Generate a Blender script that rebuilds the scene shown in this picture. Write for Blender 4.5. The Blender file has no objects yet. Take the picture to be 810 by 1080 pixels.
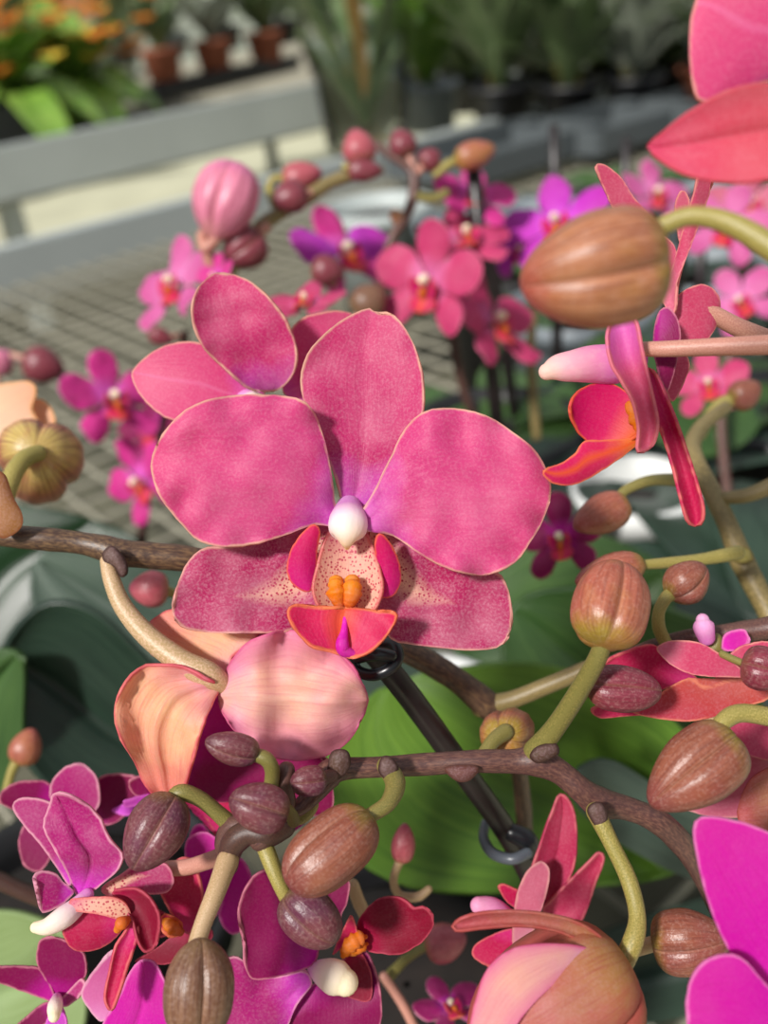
import bpy, bmesh, math, random
from mathutils import Vector, Matrix, noise
PI = math.pi
random.seed(7)
SC = bpy.context.scene
COL = SC.collection

# ------------------------------------------------------------------ camera
FPX = 1000.0
CAM = Vector((0, 0, 1.13))
PITCH = math.radians(30); ROLL = math.radians(7)
FW = Vector((0, math.cos(PITCH), -math.sin(PITCH)))
U0 = Vector((0, math.sin(PITCH), math.cos(PITCH))); R0 = Vector((1, 0, 0))
RT = R0*math.cos(ROLL) - U0*math.sin(ROLL)
UP = R0*math.sin(ROLL) + U0*math.cos(ROLL)
def P(px, py, d):
    "world point seen at a photo pixel, d metres in front of the lens"
    return CAM + FW*d + RT*((px-405)/FPX*d) + UP*((540-py)/FPX*d)
def G(px, py, z):
    "world point on the level z seen at a photo pixel"
    v = FW + RT*((px-405)/FPX) + UP*((540-py)/FPX)
    return CAM + v*((z-CAM.z)/v.z)
cd = bpy.data.cameras.new('camera'); cam = bpy.data.objects.new('camera', cd); COL.objects.link(cam)
m = Matrix((RT, UP, -FW)).transposed().to_4x4(); m.translation = CAM; cam.matrix_world = m
cd.sensor_fit = 'HORIZONTAL'; cd.sensor_width = 36; cd.lens = FPX/810*36
cd.clip_start = .01; cd.clip_end = 60
cd.dof.use_dof = True; cd.dof.focus_distance = .160; cd.dof.aperture_fstop = 15.5
SC.camera = cam

# ------------------------------------------------------------------ materials
def lin(c):
    return tuple((x/255/12.92 if x/255 <= .04045 else ((x/255+.055)/1.055)**2.4) for x in c) + (1,)
class NT:
    def __init__(s, name):
        s.m = bpy.data.materials.new(name); s.m.use_nodes = True; s.t = s.m.node_tree; s.t.nodes.clear()
    def n(s, ty, **k):
        o = s.t.nodes.new(ty)
        for a, b in k.items():
            if a.startswith('i_'):
                key = a[2:]; key = int(key) if key.isdigit() else key.replace('_', ' ')
                o.inputs[key].default_value = b
            else: setattr(o, a, b)
        return o
    def l(s, a, b): s.t.links.new(a, b)
    def math(s, op, a, b=None, c=None):
        o = s.n('ShaderNodeMath', operation=op)
        for i, v in enumerate((a, b, c)):
            if v is None: continue
            if isinstance(v, (int, float)): o.inputs[i].default_value = v
            else: s.l(v, o.inputs[i])
        return o.outputs[0]
    def mr(s, v, a, b, c=0., d=1.):
        o = s.n('ShaderNodeMapRange'); s.l(v, o.inputs[0])
        for i, q in enumerate((a, b, c, d)): o.inputs[i+1].default_value = q
        return o.outputs[0]
    def mix(s, f, a, b, blend='MIX'):
        o = s.n('ShaderNodeMix', data_type='RGBA', blend_type=blend)
        for i, v in ((0, f), (6, a), (7, b)):
            if isinstance(v, (int, float)): o.inputs[i].default_value = v
            elif isinstance(v, tuple): o.inputs[i].default_value = v
            else: s.l(v, o.inputs[i])
        return o.outputs[2]
    def ramp(s, v, stops):
        o = s.n('ShaderNodeValToRGB'); s.l(v, o.inputs[0]); e = o.color_ramp.elements
        while len(e) < len(stops): e.new(.5)
        for k, (p, c) in zip(e, stops): k.position = p; k.color = lin(c)
        return o.outputs[0]
    def noise(s, scale, detail=2, vec=None, rough=.5):
        o = s.n('ShaderNodeTexNoise'); o.inputs['Scale'].default_value = scale; o.inputs['Detail'].default_value = detail
        o.inputs['Roughness'].default_value = rough
        if vec is None: vec = s.n('ShaderNodeTexCoord').outputs['Object']
        s.l(vec, o.inputs['Vector']); return o.outputs['Fac']
    def attr(s):
        a = s.n('ShaderNodeAttribute', attribute_name='pc'); x = s.n('ShaderNodeSeparateXYZ'); s.l(a.outputs['Vector'], x.inputs[0])
        return x.outputs[0], x.outputs[1], x.outputs[2]
    def out(s, col, rough=.5, trans=0., spec=.5, bump=None, bs=.3, tcol=None, bd=.0002, sheen=0., metal=0.):
        b = s.n('ShaderNodeBsdfPrincipled')
        if isinstance(col, tuple): b.inputs['Base Color'].default_value = col
        else: s.l(col, b.inputs['Base Color'])
        b.inputs['Roughness'].default_value = rough; b.inputs['Specular IOR Level'].default_value = spec
        b.inputs['Metallic'].default_value = metal
        if bump is not None:
            k = s.n('ShaderNodeBump'); k.inputs['Strength'].default_value = bs; k.inputs['Distance'].default_value = bd
            s.l(bump, k.inputs['Height']); s.l(k.outputs[0], b.inputs['Normal'])
        o = s.n('ShaderNodeOutputMaterial'); sh = b.outputs[0]
        if trans:
            t = s.n('ShaderNodeBsdfTranslucent'); c2 = tcol if tcol is not None else col
            if isinstance(c2, tuple): t.inputs[0].default_value = c2
            else: s.l(c2, t.inputs[0])
            x = s.n('ShaderNodeMixShader'); x.inputs[0].default_value = trans
            s.l(sh, x.inputs[1]); s.l(t.outputs[0], x.inputs[2]); sh = x.outputs[0]
        s.l(sh, o.inputs[0]); return s.m
_mc = {}
def petal_mat(name, base, mid, tip, rim=(236, 178, 150), bpos=.12, mpos=.4, speck=False, grain=.35, vein=.25, trans=.38, rimw=1., mottle=None, stripe=None, sw=.09, zone=None, edge2=None):
    if name in _mc: return _mc[name]
    s = NT(name); u, e, w = s.attr()
    jit = s.noise(160, 2)
    uj = s.math('ADD', u, s.math('MULTIPLY', s.math('SUBTRACT', jit, .5), .22))
    c = s.ramp(uj, [(bpos, base), (mpos, mid), (1, tip)])
    if mottle: c = s.mix(s.mr(s.noise(95, 3), .46, .68, 0, .75), c, lin(mottle))
    # cell grain of the petal skin
    g = s.noise(2300, 2, None, .6)
    light = s.mix(.42, c, (1, .74, .84, 1))
    c = s.mix(s.math('MULTIPLY', s.mr(g, .42, .78), grain*.75), c, light)
    c = s.mix(s.mr(s.noise(120, 3), .42, .7, 0, .5*grain), c, light)
    # veins running from base to tip
    tc = s.n('ShaderNodeCombineXYZ'); s.l(s.math('MULTIPLY', u, 1.6), tc.inputs[0]); s.l(s.math('MULTIPLY', w, 9.), tc.inputs[1])
    vn = s.noise(2.2, 3, tc.outputs[0])
    c = s.mix(s.math('MULTIPLY', s.mr(vn, .5, .8), vein), c, s.mix(1., c, (.82, .42, .62, 1), 'MULTIPLY'))
    if stripe:
        st = s.mr(s.math('ABSOLUTE', w), .0, sw, 1., 0.)
        c = s.mix(s.math('MULTIPLY', st, .45 if sw < .1 else .85), c, lin(stripe))
    if edge2: c = s.mix(s.mr(s.math('ABSOLUTE', w), .35, 1., 0., .8), c, lin(edge2))
    if speck:
        z0 = s.math('MULTIPLY', s.mr(u, .06, .14), s.mr(s.math('ADD', u, s.math('MULTIPLY', s.math('ABSOLUTE', s.math('SUBTRACT', w, speck)), .55)), .42, .66, 1., 0.))
        if zone: zone = s.mr(u, .12, .35, .25, .8)
        else: zone = z0
        v = s.n('ShaderNodeTexVoronoi'); v.inputs['Scale'].default_value = 1700
        s.l(s.n('ShaderNodeTexCoord').outputs['Object'], v.inputs['Vector'])
        dots = s.mr(v.outputs['Distance'], .25, .42)
        pale = s.mix(dots, lin((190, 40, 80)), lin((244, 196, 172)))
        c = s.mix(s.math('MULTIPLY', zone, s.mr(g, .25, .5, .55, 1.)), c, pale)
    rj = s.math('ADD', e, s.math('MULTIPLY', s.math('SUBTRACT', s.noise(700, 2), .5), .7))
    c = s.mix(s.mr(rj, .3*rimw, 1.0*rimw, .85, 0.), c, lin(rim))
    h = s.math('ADD', s.math('MULTIPLY', g, .5), s.math('MULTIPLY', vn, .8))
    tcol = s.mix(.25, c, s.mix(1., c, c, 'MULTIPLY'))
    _mc[name] = s.out(c, .5, trans, .28, h, .35, tcol, .0003); return _mc[name]
def bud_mat(name, base, mid, tip, streak=.35, rough=.36, grain=.28, blotch=None):
    if name in _mc: return _mc[name]
    s = NT(name); u, e, w = s.attr()
    uj = s.math('ADD', u, s.math('MULTIPLY', s.math('SUBTRACT', s.noise(220, 3), .5), .3))
    c = s.ramp(uj, [(.02, base), (.2, mid), (.75, mid), (1, tip)])
    if blotch: c = s.mix(s.mr(s.noise(130, 2), .48, .66, 0, .7), c, lin(blotch))
    tc = s.n('ShaderNodeCombineXYZ'); s.l(s.math('MULTIPLY', u, 1.0), tc.inputs[0]); s.l(s.math('MULTIPLY', w, 5.), tc.inputs[1])
    vn = s.noise(2.2, 3, tc.outputs[0])
    c = s.mix(s.math('MULTIPLY', s.mr(vn, .42, .66), min(1, streak*1.9)), c, s.mix(1., c, (.5, .36, .38, 1), 'MULTIPLY'))
    g = s.noise(1800, 2, None, .7)
    c = s.mix(s.math('MULTIPLY', s.mr(g, .48, .75), grain), c, s.mix(.45, c, (.95, .72, .62, 1)))
    c = s.mix(s.mr(e, .13, .24, .4, 0.), c, s.mix(.4, c, lin((215, 165, 130))))
    c = s.mix(s.mr(e, .10, .16, .75, 0.), c, s.mix(1., c, (.35, .25, .28, 1), 'MULTIPLY'))
    _mc[name] = s.out(c, rough, .10, .5, s.math('ADD', g, vn), .4, None, .0002); return _mc[name]
def stem_mat(name, a, b, rough=.4, scale=900):
    if name in _mc: return _mc[name]
    s = NT(name); u, e, w = s.attr()
    tc = s.n('ShaderNodeCombineXYZ'); s.l(s.math('MULTIPLY', u, 30.), tc.inputs[0]); s.l(s.math('MULTIPLY', w, 10.), tc.inputs[1])
    vn = s.noise(3., 4, tc.outputs[0], .65)
    big = s.noise(90, 2)
    c = s.mix(s.mr(vn, .42, .66), lin(a), lin(b))
    c = s.mix(s.mr(big, .4, .65, 0, .4), c, lin(a))
    _mc[name] = s.out(c, rough, 0, .5, vn, .3, None, .0002); return _mc[name]
def leaf_mat(name, a, b, rough=.38, spec=.5, trans=.12):
    if name in _mc: return _mc[name]
    s = NT(name); u, e, w = s.attr()
    tc = s.n('ShaderNodeCombineXYZ'); s.l(s.math('MULTIPLY', u, 1.5), tc.inputs[0]); s.l(s.math('MULTIPLY', w, 14.), tc.inputs[1])
    vn = s.noise(2., 3, tc.outputs[0])
    c = s.mix(s.mr(s.math('ADD', s.math('MULTIPLY', vn, .5), s.math('MULTIPLY', s.noise(25, 2), .5)), .38, .62), lin(a), lin(b))
    c = s.mix(s.mr(s.math('ABSOLUTE', w), .0, .05, .45, 0.), c, s.mix(1., c, (.5, .55, .5, 1), 'MULTIPLY'))
    _mc[name] = s.out(c, rough, trans, spec, vn, .3, None, .0008); return _mc[name]
def plain(name, col, rough=.5, spec=.5, metal=0., nscale=None, var=.25, trans=0.):
    if name in _mc: return _mc[name]
    s = NT(name); c = lin(col)
    if nscale:
        k = s.noise(nscale, 4); dark = tuple(x*(1-var) for x in c[:3])+(1,); lite = tuple(min(1, x*(1+var)) for x in c[:3])+(1,)
        c = s.mix(s.mr(k, .3, .7), dark, lite)
    _mc[name] = s.out(c, rough, trans, spec, metal=metal); return _mc[name]

# ------------------------------------------------------------------ object helpers
GROUPS = {'flower': 'orchid flowers', 'leaf': 'orchid leaves', 'pot': 'pots on the near bench', 'stake': 'plant stakes', 'potted plant': 'potted plants behind', 'clip': 'stake clips', 'plant': 'leafy orchid plants on the near bench', 'branch': 'orchid flower branches'}
def tag(o, label, cat, group=None, kind=None):
    group = group or GROUPS.get(cat)
    o['label'] = label; o['category'] = cat
    if group: o['group'] = group
    if kind: o['kind'] = kind
    return o
def empty(name, loc, label, cat, group=None):
    o = bpy.data.objects.new(name, None); COL.objects.link(o); o.location = loc; o.empty_display_size = .005
    return tag(o, label, cat, group)
def mesh_obj(name, verts, faces, mat, parent=None, attrs=None, thick=0., smooth=True, origin=None, edges=()):
    me = bpy.data.meshes.new(name)
    if origin is None and parent is not None:
        origin = parent.location if parent.parent is None else parent.location+parent.parent.location
    org = Vector(origin) if origin is not None else Vector((0, 0, 0))
    me.from_pydata([Vector(v)-org for v in verts], edges, faces)
    if attrs:
        a = me.attributes.new('pc', 'FLOAT_VECTOR', 'POINT')
        a.data.foreach_set('vector', [x for t in attrs for x in t])
    bm = bmesh.new(); bm.from_mesh(me); bmesh.ops.recalc_face_normals(bm, faces=bm.faces); bm.to_mesh(me); bm.free()
    if smooth: me.polygons.foreach_set('use_smooth', [True]*len(me.polygons))
    me.materials.append(mat)
    o = bpy.data.objects.new(name, me); COL.objects.link(o)
    if parent is not None:
        o.parent = parent
    else: o.location = org
    if thick:
        md = o.modifiers.new('thickness', 'SOLIDIFY'); md.thickness = thick; md.offset = 0
    return o
def cr(p, t, closed=False):
    "catmull-rom through tuples at parameter t (in points)"
    n = len(p); i = int(math.floor(t)); f = t-i
    def g(k): return p[k % n] if closed else p[max(0, min(n-1, k))]
    a, b, c, d = g(i-1), g(i), g(i+1), g(i+2)
    return tuple(.5*((2*b[k]) + (-a[k]+c[k])*f + (2*a[k]-5*b[k]+4*c[k]-d[k])*f*f + (-a[k]+3*b[k]-3*c[k]+d[k])*f**3) for k in range(len(b)))
def resample(chain, n):
    L = [0]
    for a, b in zip(chain, chain[1:]): L.append(L[-1]+math.hypot(b[0]-a[0], b[1]-a[1]))
    out = []; j = 0
    for i in range(n):
        s = L[-1]*i/(n-1)
        while j < len(L)-2 and L[j+1] < s: j += 1
        d = L[j+1]-L[j]; f = (s-L[j])/d if d > 1e-9 else 0
        out.append((chain[j][0]+(chain[j+1][0]-chain[j][0])*f, chain[j][1]+(chain[j+1][1]-chain[j][1])*f))
    return out
WS = [-1, -.985, -.96, -.92, -.84, -.7, -.54, -.38, -.22, -.1, 0, .1, .22, .38, .54, .7, .84, .92, .96, .985, 1]
WL = [-1, -.9, -.7, -.4, -.15, 0, .15, .4, .7, .9, 1]
def sheet(name, pts, mat, parent=None, db=.16, dt=.16, arch=0., bowl=0., side=0., ridge=0., wav=0., tip=None, thick=.0005,
          mapf=None, nu=30, ws=WS, seed=0, unit=1., jag=.5, twist=0., edge=3.0):
    """one petal or leaf: outline pts (first = base), filled with rows between its two sides and bent in depth"""
    n = len(pts); S = 8
    if tip is None: tip = max(range(n), key=lambda k: math.hypot(pts[k][0]-pts[0][0], pts[k][1]-pts[0][1]))
    A = [cr(pts, k/S, True)[:2] for k in range(tip*S+1)]
    B = [cr(pts, (n - k/S) % n, True)[:2] for k in range((n-tip)*S+1)]
    nz = lambda x, y, a: noise.noise(Vector((x*a/unit, y*a/unit, seed*3.7)))
    if jag:
        cx = sum(p[0] for p in pts)/n; cy = sum(p[1] for p in pts)/n
        def J(p):
            k = 1+jag*unit*nz(p[0], p[1], .22)*1.6/max(unit, math.hypot(p[0]-cx, p[1]-cy)); return (cx+(p[0]-cx)*k, cy+(p[1]-cy)*k)
        A = [J(p) for p in A]; B = [J(p) for p in B]
    out = A+B[::-1]
    A = resample(A, nu); B = resample(B, nu)
    wid = [math.hypot(a[0]-b[0], a[1]-b[1]) for a, b in zip(A, B)]; mw = max(wid)
    V = []; AT = []; mp = mapf or P
    for i in range(nu):
        u = i/(nu-1); q = wid[i]/mw
        for w in (ws if 0 < i < nu-1 else [0]):
            f = (w+1)/2; x = A[i][0]*(1-f)+B[i][0]*f; y = A[i][1]*(1-f)+B[i][1]*f
            d = db+(dt-db)*u - arch*4*u*(1-u) - bowl*w*w*q + side*w*q + twist*w*q*(2*u-1) + ridge*math.exp(-(w/.13)**2)*q
            if wav: d += wav*nz(x, y, .030)*(abs(w)*.7+.3)*1.5 + wav*.35*nz(x, y, .08)*abs(w)
            e = min((x-a)**2+(y-b)**2 for a, b in out)**.5/(unit*edge)
            V.append(mp(x, y, d)); AT.append((u, min(e, 4.), w))
    F = []; m = len(ws)
    ro = lambda i: 1+(i-1)*m
    for j in range(m-1):
        F.append((0, ro(1)+j, ro(1)+j+1))
        F.append((1+(nu-2)*m, ro(nu-2)+j+1, ro(nu-2)+j))
    for i in range(1, nu-2):
        for j in range(m-1): F.append((ro(i)+j, ro(i+1)+j, ro(i+1)+j+1, ro(i)+j+1))
    return mesh_obj(name, V, F, mat, parent, AT, thick)
def tube(name, pts, mat, parent=None, ns=14, step=6, mapf=None, cap=True, flat=1., scale_px=True, lump=0., lf=260, tail=None):
    """rounded stem through (px,py,depth,radius_px)"""
    mp = mapf or P; n = len(pts); C = []
    for k in range((n-1)*step+1):
        q = cr(pts, min(k/step, n-1-1e-9))
        r = q[3]*(q[2]/FPX if scale_px else 1)
        C.append((mp(*q[:3]), max(r, 1e-6), k/((n-1)*step)))
    # rounded ends
    def capring(c0, c1):
        d = (c0[0]-c1[0]).normalized(); r = c0[1]
        return [(c0[0]+d*(r*math.sin(a)), r*math.cos(a), c0[2]) for a in (.35, .7, 1.05, 1.35, 1.54)]
    if cap: C = capring(C[0], C[1])[::-1] + C + capring(C[-1], C[-2])
    V = []; AT = []; prev = None
    for i, (c, r, u) in enumerate(C):
        t = (C[min(i+1, len(C)-1)][0]-C[max(i-1, 0)][0]).normalized()
        if prev is None: prev = t.orthogonal().normalized()
        prev = (prev - t*prev.dot(t)).normalized(); b = t.cross(prev)
        if lump: r *= 1+lump*noise.noise(c*lf)
        for k in range(ns):
            a = 2*PI*k/ns; V.append(c+(prev*math.cos(a)+b*math.sin(a)*flat)*r); AT.append((u, 1, k/ns))
    F = [(i*ns+k, i*ns+(k+1) % ns, (i+1)*ns+(k+1) % ns, (i+1)*ns+k) for i in range(len(C)-1) for k in range(ns)]
    F += [tuple(range(ns)), tuple(range((len(C)-1)*ns, len(C)*ns))]
    return mesh_obj(name, V, F, mat, parent, AT)
BUDC = {}
def bud(label, base, tip, wpx, mat, ped=None, pmat=None, rot=0., point=.4, fat=.45, name='flower_bud', group=None, simple=False, cat='bud', keel=.04, flat=1., seam=.2):
    """closed bud: base/tip = (px,py,depth); three sepals meeting in seams, and its stalk"""
    B = P(*base); T = P(*tip); L = (T-B).length; ax = (T-B).normalized(); R = wpx/2*(base[2]+tip[2])/2/FPX
    root = empty(name, B, label, cat, group or 'orchid buds')
    Lx = L*.05; B0 = B; B = B-ax*Lx; L = L+2*Lx
    x = ax.cross(FW)
    x = (x if x.length > .2 else ax.cross(UP)).normalized(); y = ax.cross(x)
    def prof(t):
        # rounded base, narrowing tip
        tt = t**(math.log(.5)/math.log(fat))
        r = max(0, 1-abs(2*tt-1)**2.5)**(1/2.2)
        return r*(1-point*max(0, (t-.45)/.55)**1.3)
    nt = 22 if not simple else 12; V0 = []
    def shell(th0, half, nth, nm):
        V = []; AT = []
        for i in range(nt+1):
            t = .5-.5*math.cos(PI*i/nt)
            for k in range(nth+1):
                f = -1+2*k/nth; th = th0+half*f; dd = abs(f)*half/(PI/3)
                r = R*prof(t)*(1-(seam*min(dd, 1.1)**4)+keel*math.exp(-(f/.12)**2)*math.sin(PI*t)+.012*math.sin(PI*t)*math.cos(f*15+th0*3)+.03*noise.noise(Vector((f*1.2, t*1.5, th0*5+wpx))))
                if simple: r = R*prof(t)*(1-.07*abs(math.cos(1.5*(th+rot)))**6)
                V.append(B+ax*(L*t)+x*(r*math.cos(th))+y*(r*math.sin(th)*flat)); AT.append((t, (1.1-dd)*1.2 if not simple else 1, th))
        F = [(i*(nth+1)+k, i*(nth+1)+k+1, (i+1)*(nth+1)+k+1, (i+1)*(nth+1)+k) for i in range(nt) for k in range(nth)]
        o = mesh_obj(nm, V, F, mat, root, AT)
        me = o.data; bm = bmesh.new(); bm.from_mesh(me); bmesh.ops.remove_doubles(bm, verts=bm.verts, dist=1e-6)
        bmesh.ops.recalc_face_normals(bm, faces=bm.faces); bm.to_mesh(me); bm.free(); return o
    if simple: shell(0, PI, 18, 'bud_body')
    else:
        for k in range(3): shell(rot+k*2*PI/3, PI/3*1.06, 16, 'sepal')
    if ped: tube('pedicel', ped, pmat, root)
    return root
# ------------------------------------------------------------------ flower pieces
PINK = petal_mat('rose_pink_petal', (214, 84, 196), (212, 62, 132), (222, 80, 136), rim=(232, 186, 160), bpos=.06, mpos=.32, grain=.4)
PINKD = petal_mat('deep_rose_petal', (206, 80, 196), (198, 42, 112), (208, 56, 116), rim=(232, 186, 160), bpos=.05, mpos=.30, grain=.5)
PINKS = petal_mat('speckled_rose_sepal', (205, 60, 130), (180, 26, 92), (190, 40, 104), rim=(232, 176, 160), bpos=.10, mpos=.42, speck=.15, grain=.8)
PINKS2 = petal_mat('speckled_rose_sepal_mirrored', (205, 60, 130), (180, 26, 92), (190, 40, 104), rim=(232, 176, 160), bpos=.10, mpos=.42, speck=-.15, grain=.8)
CORAL = petal_mat('coral_pink_petal', (226, 96, 190), (220, 66, 132), (226, 90, 136), rim=(236, 180, 160), grain=.35, bpos=.1, mpos=.3, stripe=(236, 130, 180))
PALE = petal_mat('pale_petal_underside', (236, 160, 206), (240, 178, 172), (236, 158, 166), rim=(222, 104, 150), grain=.4, vein=.6, bpos=.05, mpos=.35, mottle=(244, 196, 164), edge2=(232, 124, 170))
PEACH = petal_mat('peach_petal_underside', (240, 160, 180), (244, 184, 140), (234, 124, 120), rim=(222, 96, 110), grain=.35, vein=.65, bpos=.05, mpos=.4, mottle=(248, 206, 150))
SALMON = petal_mat('salmon_petal_underside', (222, 110, 140), (208, 66, 108), (214, 84, 120), rim=(236, 160, 150), grain=.35, vein=.35, rimw=.7)
REDP = petal_mat('crimson_petal', (220, 40, 130), (200, 16, 84), (208, 30, 90), rim=(232, 120, 120), grain=.2, vein=.2, rimw=.7)
LIPM = petal_mat('crimson_orange_lip', (238, 130, 30), (218, 36, 92), (214, 14, 96), rim=(240, 136, 90), bpos=.08, mpos=.35, grain=.15, vein=.2, rimw=.8, stripe=(236, 96, 44), sw=.42)
LIPS = petal_mat('crimson_lip_lobe', (214, 20, 130), (206, 6, 104), (214, 20, 96), rim=(238, 110, 80), bpos=.1, mpos=.5, grain=.12, vein=.15, rimw=.7)
MAG = petal_mat('magenta_petal', (226, 60, 214), (180, 24, 120), (184, 32, 120), rim=(236, 170, 190), grain=.35, vein=.4, bpos=.08, mpos=.36)
MAGD = petal_mat('dark_magenta_petal', (206, 14, 164), (146, 0, 88), (136, 0, 72), rim=(220, 134, 156), grain=.08, vein=.2, bpos=.12, mpos=.4, rimw=.8)
MAGB = petal_mat('bright_magenta_petal', (236, 30, 200), (216, 12, 176), (212, 34, 160), rim=(236, 140, 200), grain=.1, vein=.35)
MAGC = petal_mat('red_violet_petal', (180, 4, 74), (138, 0, 44), (146, 0, 48), rim=(200, 80, 100), grain=.08, vein=.15, rimw=.7)
BRONZEP = petal_mat('bronze_rose_petal', (190, 140, 84), (190, 112, 92), (204, 92, 104), rim=(190, 90, 84), grain=.35, vein=.8, mottle=(176, 120, 70))
DUSTY = petal_mat('dusty_pink_petal', (222, 150, 170), (214, 110, 140), (196, 92, 120), rim=(226, 160, 160), grain=.3, vein=.5)
CREAMP = petal_mat('cream_petal', (236, 200, 190), (238, 206, 170), (230, 170, 130), rim=(236, 180, 120), grain=.3, vein=.4)
VIOL = petal_mat('violet_petal', (224, 90, 230), (206, 50, 200), (190, 40, 170), rim=(226, 110, 210), grain=.2, vein=.2)
LILAC = petal_mat('lilac_pink_petal', (236, 150, 210), (220, 110, 176), (206, 80, 150), rim=(240, 190, 210), grain=.2, vein=.3)
FARP = petal_mat('soft_rose_petal', (226, 120, 180), (208, 62, 118), (200, 56, 112), rim=(232, 130, 160), grain=.2, vein=.2)
FARM = petal_mat('soft_magenta_petal', (236, 110, 220), (216, 50, 150), (220, 50, 150), rim=(236, 120, 190), grain=.2, vein=.2)
COLM = petal_mat('white_pink_column', (232, 150, 220), (248, 226, 226), (250, 236, 200), rim=(250, 236, 220), grain=.1, vein=.05, trans=.25, bpos=.05, mpos=.45)
CALL = petal_mat('orange_callus', (240, 150, 30), (238, 136, 6), (228, 110, 4), grain=.15, mottle=(190, 60, 6), vein=.1)
THROAT = petal_mat('speckled_throat', (206, 70, 130), (222, 140, 140), (232, 160, 110), rim=(226, 120, 120), speck=.001, grain=.3, bpos=.12, mpos=.4, zone='all')
PED = stem_mat('pale_pedicel', (166, 138, 96), (206, 172, 144), .42)
PEDG = stem_mat('olive_pedicel', (104, 100, 48), (150, 134, 76), .4)
PEDY = stem_mat('yellow_green_pedicel', (126, 118, 54), (184, 164, 98), .4)
PEDR = stem_mat('rosy_pedicel', (176, 118, 104), (200, 150, 132), .42)
STEM = stem_mat('brown_flower_stem', (66, 46, 38), (122, 94, 66), .42)
STEMD = stem_mat('dark_flower_stem', (62, 40, 36), (92, 62, 50), .42)
STEMO = stem_mat('olive_flower_stem', (108, 94, 56), (154, 134, 88), .42)
STEMP = stem_mat('purple_flower_stem', (76, 48, 46), (120, 84, 70), .42)
ROSE = petal_mat('dark_rose_sepal', (206, 70, 110), (186, 42, 88), (190, 44, 84), rim=(222, 120, 130), grain=.25, vein=.35, rimw=.7)  # deeper magenta-rose than the salmon petals
B_BR = bud_mat('bronze_bud', (136, 116, 44), (142, 82, 62), (126, 62, 58), blotch=(134, 70, 66))
B_PU = bud_mat('purple_bud', (112, 86, 56), (112, 56, 64), (94, 42, 56), blotch=(98, 50, 76))
B_GR = bud_mat('bronze_grey_bud', (134, 106, 74), (124, 88, 66), (108, 68, 58), streak=.5)
B_TN = bud_mat('tan_bud', (140, 116, 40), (172, 112, 78), (172, 84, 68), streak=.6, blotch=(158, 106, 52))
B_SA = bud_mat('salmon_bud', (156, 130, 50), (168, 94, 74), (172, 84, 80), blotch=(174, 116, 62))
B_PK = bud_mat('pink_bud', (180, 110, 86), (180, 84, 96), (170, 66, 92))
B_DK = bud_mat('dark_rose_bud', (130, 74, 62), (128, 48, 64), (110, 38, 58))
B_CR = bud_mat('cream_bud', (196, 170, 96), (190, 132, 90), (150, 78, 62), streak=.5, blotch=(170, 92, 76))
B_LP = bud_mat('lilac_pink_bud', (220, 150, 150), (222, 130, 160), (214, 110, 170), streak=.5)

def local(center, rpx, yaw=0, pitch=0, roll=0):
    "mapping for a flower built flat: x right, y up, third value = backwards; yaw>0 faces right, pitch>0 faces up"
    C = P(*center); s = rpx*center[2]/FPX
    M = Matrix((RT, UP, -FW)).transposed() @ Matrix.Rotation(math.radians(yaw), 3, 'Y') @ Matrix.Rotation(math.radians(-pitch), 3, 'X') @ Matrix.Rotation(math.radians(roll), 3, 'Z')
    return C, (lambda x, y, z: C + M @ (Vector((x, y, -z))*s)), s
S_DOR = [(0, .03), (-.12, .18), (-.27, .45), (-.31, .72), (-.2, .93), (0, 1.0), (.2, .93), (.31, .72), (.27, .45), (.12, .18)]
S_PET = [(.04, .03), (.2, .26), (.45, .50), (.75, .55), (.98, .38), (1.04, .12), (.92, -.10), (.66, -.22), (.36, -.16), (.14, -.05)]
S_LAT = [(.03, -.05), (.22, -.10), (.52, -.22), (.74, -.45), (.74, -.74), (.56, -.88), (.34, -.76), (.16, -.48), (.05, -.22)]
def mir(p): return [(-x, y) for x, y in p]
def gen_flower(label, center, rpx, mat, yaw=0, pitch=0, roll=0, group=None, mat2=None, cup=.12, seed=0, lip=True, name='orchid_flower'):
    C, mf, s = local(center, rpx, yaw, pitch, roll); root = empty(name, C, label, 'flower', group); mat2 = mat2 or mat
    rr = random.Random(seed)
    def sh(nm, pts, m_, **k):
        a = dict(db=.0, dt=-cup+rr.uniform(-.1, .1), bowl=-.07+rr.uniform(-.05, .05), wav=.05, unit=.008, nu=16, ws=WL, mapf=mf, seed=seed+rr.random(), thick=.0005); a.update(k)
        return sheet(nm, pts, m_, root, **a)
    sh('sepal', S_DOR, mat2, db=.05)
    sh('sepal', S_LAT, mat2, db=.06); sh('sepal', mir(S_LAT), mat2, db=.06)
    sh('petal', S_PET, mat); sh('petal', mir(S_PET), mat)
    if lip:
        L = sh('lip', [(0, -.08), (-.1, -.2), (-.24, -.34), (-.2, -.48), (0, -.56), (.2, -.48), (.24, -.34), (.1, -.2)], LIPM, db=-.05, dt=-.22, tip=4)
        for g in (-1, 1):
            sheet('side_lobe', [(g*.06, -.14), (g*.13, -.02), (g*.2, .03), (g*.25, -.12), (g*.2, -.3), (g*.12, -.3)], LIPS, L, db=-.05, dt=-.25, unit=.008, nu=10, ws=WL, mapf=mf, thick=.0004, tip=2)
        tube('callus', [(0, -.16, -.14, .03), (0, -.22, -.18, .07), (0, -.29, -.16, .04)], CALL, L, ns=8, step=3, mapf=mf, scale_px=False) if False else None
        V = tubeloc('callus', mf, s, [(0, -.14, -.12, .04), (0, -.22, -.18, .075), (0, -.3, -.14, .04)], CALL, L)
    tubeloc('column', mf, s, [(0, .04, .0, .04), (0, .03, -.1, .075), (0, .0, -.2, .09), (0, -.03, -.26, .06)], COLM, root)
    return root
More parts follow.
